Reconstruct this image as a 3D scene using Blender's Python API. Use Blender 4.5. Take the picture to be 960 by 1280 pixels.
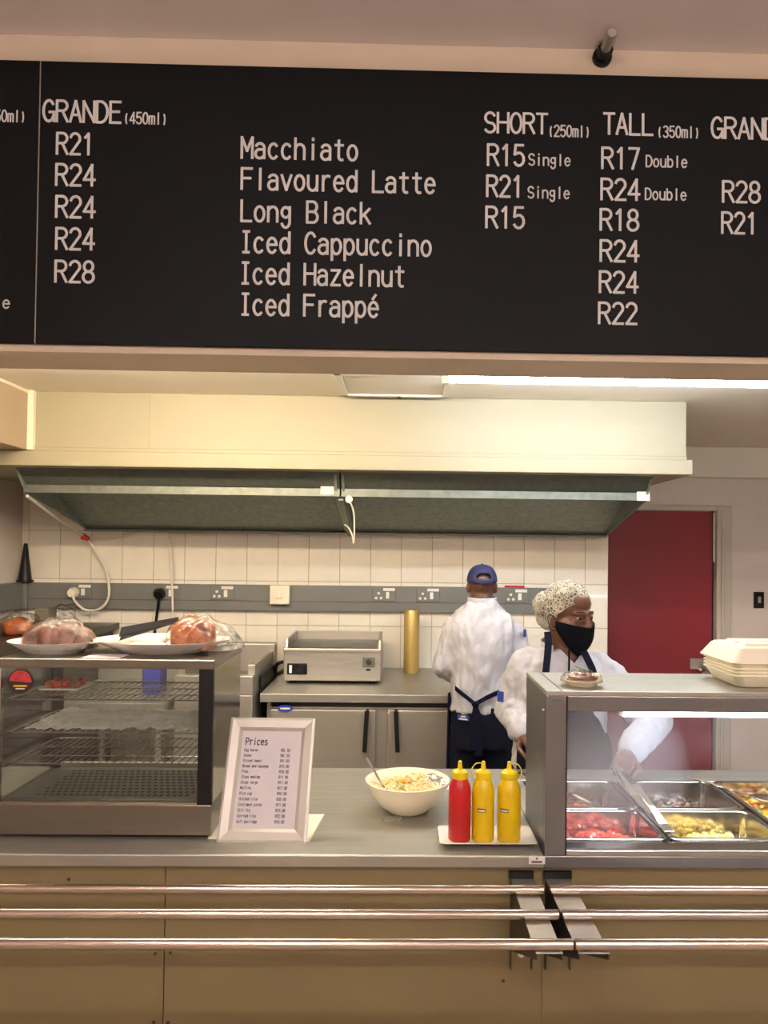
import bpy, bmesh, math, random
from mathutils import Vector, Matrix, noise
random.seed(7)
S = bpy.context.scene
for o in list(bpy.data.objects): bpy.data.objects.remove(o)
COL = S.collection
PI = math.pi
R = math.radians

# ------------------------------------------------------------------ camera
FPX = 961.0; CAMH = 1.69; YAW = R(-1.2); PITCH = R(1.0); ROLL = 0.012; SHIFT = 33.0; SHX = 40.0
fw = Vector((-math.sin(YAW)*math.cos(PITCH), math.cos(YAW)*math.cos(PITCH), math.sin(PITCH)))
rt = Vector((math.cos(YAW), math.sin(YAW), 0)); up = rt.cross(fw)
rt2 = rt*math.cos(ROLL) + up*math.sin(ROLL); up2 = up*math.cos(ROLL) - rt*math.sin(ROLL)
cam = bpy.data.cameras.new('camera'); camo = bpy.data.objects.new('camera', cam); COL.objects.link(camo)
M = Matrix((rt2, up2, -fw)).transposed().to_4x4(); M.translation = Vector((0, 0, CAMH)); camo.matrix_world = M
cam.sensor_fit = 'VERTICAL'; cam.sensor_height = 36; cam.lens = FPX/1280*36; cam.shift_y = SHIFT/1280; cam.shift_x = -SHX/1280; cam.clip_start = .05
S.camera = camo
def at(px, py, Y):
    d = fw*FPX + rt2*(px-480-SHX) - up2*(py-640-SHIFT)
    t = Y/d.y
    return Vector((0, 0, CAMH)) + d*t

# ------------------------------------------------------------------ world, exposure
w = bpy.data.worlds.new('world'); S.world = w; w.use_nodes = True
w.node_tree.nodes['Background'].inputs[0].default_value = (.9, .8, .7, 1)
w.node_tree.nodes['Background'].inputs[1].default_value = .05
S.view_settings.view_transform = 'Standard'; S.view_settings.look = 'None'
S.view_settings.exposure = 1.0; S.view_settings.gamma = 1; S.view_settings.use_curve_mapping = False
def area(name, loc, sx, sy, power, col, rot=(0, 0, 0)):
    l = bpy.data.lights.new(name, 'AREA'); l.shape = 'RECTANGLE'; l.size = sx; l.size_y = sy; l.energy = power; l.color = col
    o = bpy.data.objects.new(name, l); COL.objects.link(o); o.location = loc; o.rotation_euler = rot
    return o
# all other light comes from the glowing fluorescent tubes of the ceiling battens, the warm one assumed, those over the canteen added; their brightness:
TUBE_COOL, TUBE_WARM_ASSUMED, TUBE_DINING_ADDED = 62, 98, 80

# ------------------------------------------------------------------ materials
def srgb(r, g, b):
    f = lambda c: (c/255/12.92 if c/255 <= .04045 else ((c/255+.055)/1.055)**2.4)
    return (f(r), f(g), f(b), 1)
MATS = {}; YC = 2.0
def mat(name, col, rough=.6, metal=0.0, var=.06, scale=6.0, bump=0.0, bscale=40.0, stretch=(1, 1, 1), emit=None, estr=0, spec=.5, coat=0, sss=0):
    m = bpy.data.materials.new(name); m.use_nodes = True; nt = m.node_tree; n = nt.nodes; b = n['Principled BSDF']
    if not isinstance(col, tuple) or len(col) == 3: col = srgb(*col)
    tc = n.new('ShaderNodeTexCoord'); mp = n.new('ShaderNodeMapping'); mp.inputs['Scale'].default_value = stretch
    nt.links.new(tc.outputs['Object'], mp.inputs[0])
    nz = n.new('ShaderNodeTexNoise'); nz.inputs['Scale'].default_value = scale; nz.inputs['Detail'].default_value = 4
    nt.links.new(mp.outputs[0], nz.inputs['Vector'])
    rp = n.new('ShaderNodeValToRGB')
    rp.color_ramp.elements[0].position = .3; rp.color_ramp.elements[1].position = .7
    rp.color_ramp.elements[0].color = tuple(c*(1-var) for c in col[:3])+(1,)
    rp.color_ramp.elements[1].color = tuple(min(1, c*(1+var)) for c in col[:3])+(1,)
    nt.links.new(nz.outputs['Fac'], rp.inputs[0]); nt.links.new(rp.outputs[0], b.inputs['Base Color'])
    b.inputs['Roughness'].default_value = rough; b.inputs['Metallic'].default_value = metal
    b.inputs['Specular IOR Level'].default_value = spec; b.inputs['Coat Weight'].default_value = coat
    if sss: b.inputs['Subsurface Weight'].default_value = sss; b.inputs['Subsurface Radius'].default_value = (.02, .01, .006)
    if bump:
        n2 = n.new('ShaderNodeTexNoise'); n2.inputs['Scale'].default_value = bscale; n2.inputs['Detail'].default_value = 3
        nt.links.new(mp.outputs[0], n2.inputs['Vector'])
        bp = n.new('ShaderNodeBump'); bp.inputs['Strength'].default_value = bump; bp.inputs['Distance'].default_value = .01
        nt.links.new(n2.outputs['Fac'], bp.inputs['Height']); nt.links.new(bp.outputs[0], b.inputs['Normal'])
    if emit: b.inputs['Emission Color'].default_value = tuple(emit)+(1,); b.inputs['Emission Strength'].default_value = estr
    MATS[name] = m; return m
mat('wall_paint', (216, 202, 190), .7, var=.03, bump=.05)
mat('dining_ceiling', (226, 216, 216), .8, var=.02, bump=.05)
mat('beam_paint', (186, 167, 146), .6, var=.02)
mat('kitchen_ceiling', (232, 222, 204), .7, var=.03, scale=2)
mat('fascia_paint', (152, 144, 119), .5, var=.03, scale=2)
mat('tile', (232, 224, 206), .18, var=.03, scale=9, coat=.3)
mat('grout', (172, 158, 134), .8)
mat('floor', (165, 152, 138), .5, var=.1)
mat('trunking', (106, 106, 100), .45, var=.04)
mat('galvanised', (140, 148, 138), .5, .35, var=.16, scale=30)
mat('galvanised_shaded', (98, 103, 95), .5, .4, var=.12, scale=30)  # darker galvanised: shade on the hood front put into the colour
mat('duct_shaded', (168, 148, 122), .6, var=.02)  # beam paint darkened, the shadow on the duct face put into its colour
mat('warmer_steel', (126, 120, 110), .3, .92, var=.05, scale=3, stretch=(1, 30, 30))
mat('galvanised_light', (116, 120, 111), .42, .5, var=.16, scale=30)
mat('steel', (176, 170, 158), .42, .72, var=.03, scale=3, stretch=(1, 1, 30))
mat('steel_h', (182, 177, 168), .38, .75, var=.07, scale=3, stretch=(1, 30, 30))
mat('worktop_steel', (168, 165, 155), .42, .72, var=.08, scale=4, stretch=(1, 12, 1), bump=.02)
mat('steel_grey', (128, 127, 128), .34, .88, var=.04, scale=3, stretch=(1, 30, 1))
mat('steel_dark', (70, 68, 66), .35, .85, var=.06)
mat('polished', (196, 192, 184), .12, 1.0, var=.03)
mat('rail_steel', (205, 190, 176), .2, 1.0, var=.03)
mat('panel_olive', (119, 104, 71), .55, var=.04, scale=3)
mat('black_plastic', (12, 12, 14), .45, spec=.3)
mat('black_gap', (8, 8, 8), .8)
mat('board', (11, 10, 12), .55, var=.08, scale=3, spec=.12)
mat('board_text', (190, 182, 178), .6, var=.02)
mat('board_seam', (150, 138, 124), .4, .5)
mat('white_plastic', (226, 222, 210), .4, var=.02)
mat('cream_plastic', (232, 222, 196), .4, var=.02)
mat('cable_white', (224, 214, 196), .5)
mat('red_tag', (190, 30, 30), .5)
mat('tube_glass', (255, 255, 255), .5, emit=(.84, .91, 1.0), estr=TUBE_COOL)
mat('tube_glass_warm_assumed', (255, 250, 240), .5, emit=(1.0, .86, .65), estr=TUBE_WARM_ASSUMED)
mat('tube_glass_dining_added', (255, 250, 245), .5, emit=(1.0, .90, .85), estr=TUBE_DINING_ADDED)
mat('case_tube', (255, 255, 255), .5, emit=(.70, .80, 1.0), estr=14)
mat('door_red', (134, 34, 42), .35, var=.06, scale=2)
mat('door_frame', (198, 186, 170), .5, var=.04)
mat('gold_roll', (176, 148, 84), .35, .3, var=.14, scale=8, stretch=(1, 1, .3))
mat('ceramic', (236, 230, 220), .25, var=.02, coat=.3)
mat('bowl_cream', (242, 234, 208), .3, var=.02, coat=.2)
mat('ketchup_red', (176, 16, 22), .35, var=.08)
mat('mustard', (216, 180, 0), .35, var=.06)
mat('mustard_cap', (228, 200, 6), .4, var=.05)
mat('frame_silver', (192, 186, 178), .35, .35, var=.03)
mat('paper', (208, 201, 205), .7, var=.03, scale=12)
mat('ink', (38, 34, 40), .8, var=.02)
mat('ink_soft', (92, 84, 90), .8, var=.02)
mat('napkin', (238, 228, 204), .8, var=.03)
mat('foam', (238, 230, 206), .55, var=.02)
mat('jacket', (174, 172, 176), .8, var=.03, scale=14, bump=.15, bscale=60)
mat('navy', (11, 14, 32), .85, var=.15, scale=20, bump=.1, bscale=200, spec=.15)
mat('navy_trouser', (12, 15, 28), .85, var=.15, scale=14, spec=.15)
mat('cap_blue', (30, 35, 76), .7, var=.12, scale=30)
mat('mask_black', (8, 9, 17), .9, var=.12, scale=30, spec=.12)
mat('skin', (96, 60, 44), .42, var=.08, scale=18, sss=.05, bump=.05, bscale=200)
mat('skin_light', (88, 56, 40), .45, var=.10, scale=18, sss=.05)
mat('hair', (24, 18, 16), .8, var=.2, scale=60, bump=.5, bscale=200)
mat('eye_white', (150, 138, 128), .2)
mat('eye_dark', (20, 12, 10), .15)
mat('shoe', (18, 18, 20), .5)
mat('bread', (176, 96, 38), .35, var=.6, scale=26, bump=.2, bscale=30, coat=.3)
mat('bread_pink', (132, 84, 64), .45, var=.6, scale=28, bump=.2, bscale=30)
mat('foil', (224, 222, 212), .4, .35, var=.1, scale=20, bump=.9, bscale=38)
mat('tomato', (222, 66, 40), .25, var=.25, scale=50, coat=.3)
mat('egg_yellow', (226, 196, 96), .4, var=.2, scale=40)
mat('gravy', (168, 140, 70), .3, var=.2, scale=20)
mat('meat_brown', (140, 96, 72), .45, var=.35, scale=60)
mat('casserole', (206, 150, 48), .4, var=.35, scale=60)
mat('casserole_red', (170, 70, 40), .4, var=.3, scale=60)
mat('herb', (90, 110, 50), .6, var=.3)
mat('slaw', (236, 226, 176), .45, var=.14, scale=40)
mat('slaw_orange', (220, 170, 80), .45, var=.14, scale=40)
mat('blue_box', (30, 44, 150), .5)
mat('label_white', (222, 216, 206), .6)
mat('badge_blue', (40, 60, 140), .4)
mat('sticker_dark', (40, 18, 22), .4)
mat('sticker_red', (170, 50, 50), .4, var=.4, scale=60)
mat('brown_box', (112, 104, 90), .7, var=.05)
mat('hot_water', (150, 150, 146), .3, .8)
def glassmat(name, tint=(1, 1, 1), refl=.10, fog=0, fogcol=(.8, .8, .85), fscale=3):
    m = bpy.data.materials.new(name); m.use_nodes = True; nt = m.node_tree; n = nt.nodes; n.clear()
    out = n.new('ShaderNodeOutputMaterial'); tr = n.new('ShaderNodeBsdfTransparent'); tr.inputs[0].default_value = tint+(1,)
    gl = n.new('ShaderNodeBsdfGlossy'); gl.inputs['Roughness'].default_value = .05
    fr = n.new('ShaderNodeLayerWeight'); fr.inputs[0].default_value = .25
    mu = n.new('ShaderNodeMath'); mu.operation = 'MULTIPLY_ADD'; mu.inputs[1].default_value = .5; mu.inputs[2].default_value = refl*.4
    nt.links.new(fr.outputs['Fresnel'], mu.inputs[0])
    mx = n.new('ShaderNodeMixShader'); nt.links.new(mu.outputs[0], mx.inputs[0]); nt.links.new(tr.outputs[0], mx.inputs[1]); nt.links.new(gl.outputs[0], mx.inputs[2])
    last = mx
    if fog:
        tc = n.new('ShaderNodeTexCoord'); nz = n.new('ShaderNodeTexNoise'); nz.inputs['Scale'].default_value = fscale; nz.inputs['Detail'].default_value = 5
        nt.links.new(tc.outputs['Object'], nz.inputs['Vector'])
        rp = n.new('ShaderNodeValToRGB'); rp.color_ramp.elements[0].position = .42; rp.color_ramp.elements[1].position = .8
        rp.color_ramp.elements[1].color = (fog, fog, fog, 1)
        nt.links.new(nz.outputs['Fac'], rp.inputs[0])
        vm = n.new('ShaderNodeVectorMath'); vm.operation = 'DISTANCE'; vm.inputs[1].default_value = (.53, YC+.008, 1.13)
        sc2 = n.new('ShaderNodeVectorMath'); sc2.operation = 'MULTIPLY'; sc2.inputs[1].default_value = (1, 1, 1)
        nt.links.new(tc.outputs['Object'], vm.inputs[0])
        mr = n.new('ShaderNodeMapRange'); mr.inputs[1].default_value = .24; mr.inputs[2].default_value = .02; mr.inputs[3].default_value = 0; mr.inputs[4].default_value = .40
        nt.links.new(vm.outputs['Value'], mr.inputs[0])
        mn = n.new('ShaderNodeMath'); mn.operation = 'MULTIPLY_ADD'; nt.links.new(mr.outputs[0], mn.inputs[0]); nt.links.new(nz.outputs['Fac'], mn.inputs[1]); nt.links.new(rp.outputs[0], mn.inputs[2])
        rp = mn
        df = n.new('ShaderNodeBsdfDiffuse'); df.inputs[0].default_value = fogcol+(1,)
        tl = n.new('ShaderNodeBsdfTranslucent'); tl.inputs[0].default_value = fogcol+(1,)
        ad = n.new('ShaderNodeMixShader'); nt.links.new(df.outputs[0], ad.inputs[1]); nt.links.new(tl.outputs[0], ad.inputs[2])
        m2 = n.new('ShaderNodeMixShader'); nt.links.new(rp.outputs[0], m2.inputs[0]); nt.links.new(mx.outputs[0], m2.inputs[1]); nt.links.new(ad.outputs[0], m2.inputs[2])
        last = m2
    nt.links.new(last.outputs[0], out.inputs[0]); MATS[name] = m; return m
glassmat('glass', (.94, .96, .95), .10)
glassmat('glass_steamy', (.95, .96, .97), .10, fog=.03, fogcol=(.85, .86, .92), fscale=3)
def filmmat(name, gloss=.24):
    m = glassmat(name, (.97, .97, .97), .3); nt = m.node_tree; n = nt.nodes
    nz = n.new('ShaderNodeTexNoise'); nz.inputs['Scale'].default_value = 40; tc = n.new('ShaderNodeTexCoord'); nt.links.new(tc.outputs['Object'], nz.inputs['Vector'])
    bp = n.new('ShaderNodeBump'); bp.inputs['Strength'].default_value = 1; bp.inputs['Distance'].default_value = .02; nt.links.new(nz.outputs['Fac'], bp.inputs['Height'])
    for k in n:
        if k.type == 'BSDF_GLOSSY': nt.links.new(bp.outputs[0], k.inputs['Normal']); k.inputs['Roughness'].default_value = .12
        if k.type == 'LAYER_WEIGHT': nt.links.new(bp.outputs[0], k.inputs['Normal'])
        if k.type == 'MATH': k.inputs[1].default_value = .62; k.inputs[2].default_value = gloss*.35
filmmat('film')
def netmat():
    m = bpy.data.materials.new('hairnet'); m.use_nodes = True; nt = m.node_tree; n = nt.nodes; n.clear()
    out = n.new('ShaderNodeOutputMaterial'); tr = n.new('ShaderNodeBsdfTransparent'); df = n.new('ShaderNodeBsdfDiffuse'); df.inputs[0].default_value = srgb(178, 172, 156)
    tc = n.new('ShaderNodeTexCoord'); vo = n.new('ShaderNodeTexVoronoi'); vo.feature = 'DISTANCE_TO_EDGE'; vo.inputs['Scale'].default_value = 85
    nz = n.new('ShaderNodeTexNoise'); nz.inputs['Scale'].default_value = 26
    nt.links.new(tc.outputs['Object'], vo.inputs['Vector']); nt.links.new(tc.outputs['Object'], nz.inputs['Vector'])
    rp = n.new('ShaderNodeValToRGB'); rp.color_ramp.elements[0].color = (1, 1, 1, 1); rp.color_ramp.elements[1].color = (.26, .26, .26, 1); rp.color_ramp.elements[1].position = .20
    nt.links.new(vo.outputs['Distance'], rp.inputs[0])
    rp2 = n.new('ShaderNodeValToRGB'); rp2.color_ramp.elements[0].position = .4; rp2.color_ramp.elements[1].position = .62
    rp2.color_ramp.elements[0].color = (-.12, -.12, -.12, 1); rp2.color_ramp.elements[1].color = (.35, .35, .35, 1); nt.links.new(nz.outputs['Fac'], rp2.inputs[0])
    ad = n.new('ShaderNodeMath'); ad.operation = 'ADD'; ad.use_clamp = True; nt.links.new(rp.outputs[0], ad.inputs[0]); nt.links.new(rp2.outputs[0], ad.inputs[1])
    mx = n.new('ShaderNodeMixShader'); nt.links.new(ad.outputs[0], mx.inputs[0]); nt.links.new(tr.outputs[0], mx.inputs[1]); nt.links.new(df.outputs[0], mx.inputs[2]); nt.links.new(mx.outputs[0], out.inputs[0])
    MATS['hairnet'] = m
netmat()

# ------------------------------------------------------------------ mesh collector
class MB:
    def __init__(s): s.v = []; s.f = []; s.mi = []; s.cur = 0
    def add(s, vs, fs):
        b = len(s.v); s.v += [tuple(v) for v in vs]; s.f += [tuple(b+i for i in f) for f in fs]; s.mi += [s.cur]*len(fs); return s
    def box(s, x0, x1, y0, y1, z0, z1):
        x0, x1 = min(x0, x1), max(x0, x1); y0, y1 = min(y0, y1), max(y0, y1); z0, z1 = min(z0, z1), max(z0, z1)
        return s.add([(x0,y0,z0),(x1,y0,z0),(x1,y1,z0),(x0,y1,z0),(x0,y0,z1),(x1,y0,z1),(x1,y1,z1),(x0,y1,z1)],
                     [(0,3,2,1),(4,5,6,7),(0,1,5,4),(1,2,6,5),(2,3,7,6),(3,0,4,7)])
    def obox(s, c, ax, ay, az):     # oriented box, half axes
        c, ax, ay, az = map(Vector, (c, ax, ay, az)); vs = [c+ax*i+ay*j+az*k for k in (-1,1) for i,j in ((-1,-1),(1,-1),(1,1),(-1,1))]
        return s.add(vs, [(0,3,2,1),(4,5,6,7),(0,1,5,4),(1,2,6,5),(2,3,7,6),(3,0,4,7)])
    def prism(s, pts, axis, a, b):   # pts polygon in the other two coords; extrude along axis 'x'/'y'/'z'
        def p3(p, t): return {'x': (t, p[0], p[1]), 'y': (p[0], t, p[1]), 'z': (p[0], p[1], t)}[axis]
        n = len(pts); vs = [p3(p, a) for p in pts]+[p3(p, b) for p in pts]
        return s.add(vs, [tuple(range(n))[::-1], tuple(range(n, 2*n))]+[(i, (i+1) % n, n+(i+1) % n, n+i) for i in range(n)])
    def tube(s, path, r, seg=8, cap=True):
        path = [Vector(p) for p in path]; rs = r if isinstance(r, (list, tuple)) else [r]*len(path); rings = []
        t0 = (path[1]-path[0]).normalized(); n = t0.orthogonal().normalized()
        for i, p in enumerate(path):
            t = (path[min(i+1, len(path)-1)]-path[max(i-1, 0)]).normalized()
            n = (n - t*n.dot(t)); n = n.normalized() if n.length > 1e-6 else t.orthogonal().normalized(); b = t.cross(n)
            rings.append([p+(n*math.cos(2*PI*k/seg)+b*math.sin(2*PI*k/seg))*rs[i] for k in range(seg)])
        vs = [v for g in rings for v in g]; fs = []
        for i in range(len(path)-1):
            for k in range(seg): fs.append((i*seg+k, i*seg+(k+1) % seg, (i+1)*seg+(k+1) % seg, (i+1)*seg+k))
        if cap: fs += [tuple(range(seg))[::-1], tuple(range((len(path)-1)*seg, len(path)*seg))]
        return s.add(vs, fs)
    def lathe(s, prof, c, seg=24, sx=1, sy=1, cap=True):   # prof [(r,z)] from the bottom up
        c = Vector(c); vs = []; fs = []
        for r, z in prof:
            for k in range(seg): vs.append((c.x+r*sx*math.cos(2*PI*k/seg), c.y+r*sy*math.sin(2*PI*k/seg), c.z+z))
        for i in range(len(prof)-1):
            for k in range(seg): fs.append((i*seg+k, i*seg+(k+1) % seg, (i+1)*seg+(k+1) % seg, (i+1)*seg+k))
        if cap: fs += [tuple(range(seg))[::-1], tuple(range((len(prof)-1)*seg, len(prof)*seg))]
        return s.add(vs, fs)
    def ell(s, c, r, rot=None, nu=16, nv=10):
        c = Vector(c); r = (r, r, r) if isinstance(r, (int, float)) else r; vs = []; fs = []
        def tr(p): p = Vector(p); return c+(rot @ p if rot else p)
        vs.append(tr((0, 0, -r[2])))
        for j in range(1, nv):
            th = -PI/2+PI*j/nv
            for k in range(nu): ph = 2*PI*k/nu; vs.append(tr((r[0]*math.cos(th)*math.cos(ph), r[1]*math.cos(th)*math.sin(ph), r[2]*math.sin(th))))
        vs.append(tr((0, 0, r[2]))); T = len(vs)-1
        for k in range(nu): fs.append((0, 1+(k+1) % nu, 1+k)); fs.append((T, 1+(nv-2)*nu+k, 1+(nv-2)*nu+(k+1) % nu))
        for j in range(nv-2):
            for k in range(nu): a = 1+j*nu; fs.append((a+k, a+(k+1) % nu, a+nu+(k+1) % nu, a+nu+k))
        return s.add(vs, fs)
    def cap(s, p0, p1, r0, r1, seg=12):      # tapered capsule
        p0, p1 = Vector(p0), Vector(p1); d = (p1-p0); L = d.length; d = d/L; path = []; rs = []
        for a in (-80, -55, -28, 0): path.append(p0+d*r0*math.sin(R(a))); rs.append(r0*math.cos(R(a)))
        for a in (0, 28, 55, 80): path.append(p1+d*r1*math.sin(R(a))); rs.append(r1*math.cos(R(a)))
        return s.tube(path, rs, seg)
    def chain(s, pts, rs, seg=12):
        for i in range(len(pts)-1): s.cap(pts[i], pts[i+1], rs[i], rs[i+1], seg)
        return s
    def loft(s, rings, seg=28, e=2.4):      # rings (cx,cy,z,rx,ry)
        vs = []; fs = []
        for cx, cy, z, rx, ry in rings:
            for k in range(seg):
                a = 2*PI*k/seg; ca, sa = math.cos(a), math.sin(a)
                vs.append((cx+rx*math.copysign(abs(ca)**(2/e), ca), cy+ry*math.copysign(abs(sa)**(2/e), sa), z))
        for i in range(len(rings)-1):
            for k in range(seg): fs.append((i*seg+k, i*seg+(k+1) % seg, (i+1)*seg+(k+1) % seg, (i+1)*seg+k))
        fs += [tuple(range(seg))[::-1], tuple(range((len(rings)-1)*seg, len(rings)*seg))]
        return s.add(vs, fs)
    def grid(s, fn, nu, nv, closed=False):
        vs = [fn(i/nu, j/nv) for j in range(nv+1) for i in range(nu+1)]; W = nu+1
        return s.add(vs, [(j*W+i, j*W+i+1, (j+1)*W+i+1, (j+1)*W+i) for j in range(nv) for i in range(nu)])
    def build(s, name, m, parent=None, bevel=0, smooth=False, solid=0, fix=True):
        me = bpy.data.meshes.new(name); me.from_pydata(s.v, [], s.f)
        ms = m if isinstance(m, (list, tuple)) else [m]
        for q in ms: me.materials.append(MATS[q])
        if len(ms) > 1:
            for p, i in zip(me.polygons, s.mi): p.material_index = i
        if fix:
            bm = bmesh.new(); bm.from_mesh(me); bmesh.ops.recalc_face_normals(bm, faces=bm.faces); bm.to_mesh(me); bm.free()
        o = bpy.data.objects.new(name, me); COL.objects.link(o)
        if solid: k = o.modifiers.new('s', 'SOLIDIFY'); k.thickness = solid; k.offset = 0
        if bevel: k = o.modifiers.new('b', 'BEVEL'); k.width = bevel; k.segments = 2; k.limit_method = 'ANGLE'; k.angle_limit = R(40)
        if smooth:
            for p in me.polygons: p.use_smooth = True
            try: me.set_sharp_from_angle(angle=R(45))
            except Exception: pass
        if parent: setpar(o, parent)
        return o
def setpar(o, p):
    o.parent = p
    m = Matrix.Identity(4); q = p
    while q: m = q.matrix_basis @ m if q.parent is None else q.matrix_parent_inverse @ q.matrix_basis @ m; q = q.parent
    o.matrix_parent_inverse = m.inverted()
def tag(o, label, cat, group=None, kind=None):
    o['label'] = label; o['category'] = cat
    if group: o['group'] = group
    if kind: o['kind'] = kind
    return o
def thing(name, label, cat, loc, group=None):
    o = bpy.data.objects.new(name, None); COL.objects.link(o); o.location = loc; o.empty_display_size = .1
    return tag(o, label, cat, group)
def structure(o, label, cat): o['kind'] = 'structure'; o['label'] = label; o['category'] = cat; return o
def part(name, m, parent, *boxes, bevel=0):
    mb = MB()
    for b in boxes: mb.box(*b)
    return mb.build(name, m, parent, bevel)
def bake(o):
    dg = bpy.context.evaluated_depsgraph_get(); me = bpy.data.meshes.new_from_object(o.evaluated_get(dg)); o.modifiers.clear(); o.data = me; return o
def remesh(o, vox, it=6, fac=.5):
    k = o.modifiers.new('r', 'REMESH'); k.mode = 'VOXEL'; k.voxel_size = vox; k.use_smooth_shade = True
    k = o.modifiers.new('sm', 'SMOOTH'); k.factor = fac; k.iterations = it
    bake(o)
    for p in o.data.polygons: p.use_smooth = True
    return o
def wrinkle(o, amp, sc, seed=0.0):
    me = o.data; nn = [v.normal.copy() for v in me.vertices]
    for v, n in zip(me.vertices, nn):
        p = Vector((v.co.x*sc[0]+seed, v.co.y*sc[1], v.co.z*sc[2]))
        v.co += n*amp*(noise.noise(p)*.9+noise.noise(p*2.1)*.5)

def smooth_path(P, n=8):
    P = [Vector(p) for p in P]; out = []
    for i in range(len(P)-1):
        a, b, c, d = P[max(i-1, 0)], P[i], P[i+1], P[min(i+2, len(P)-1)]
        for k in range(n):
            t = k/n; out.append(.5*((2*b)+(c-a)*t+(2*a-5*b+4*c-d)*t*t+(3*b-a-3*c+d)*t**3))
    return out+[P[-1]]

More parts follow.
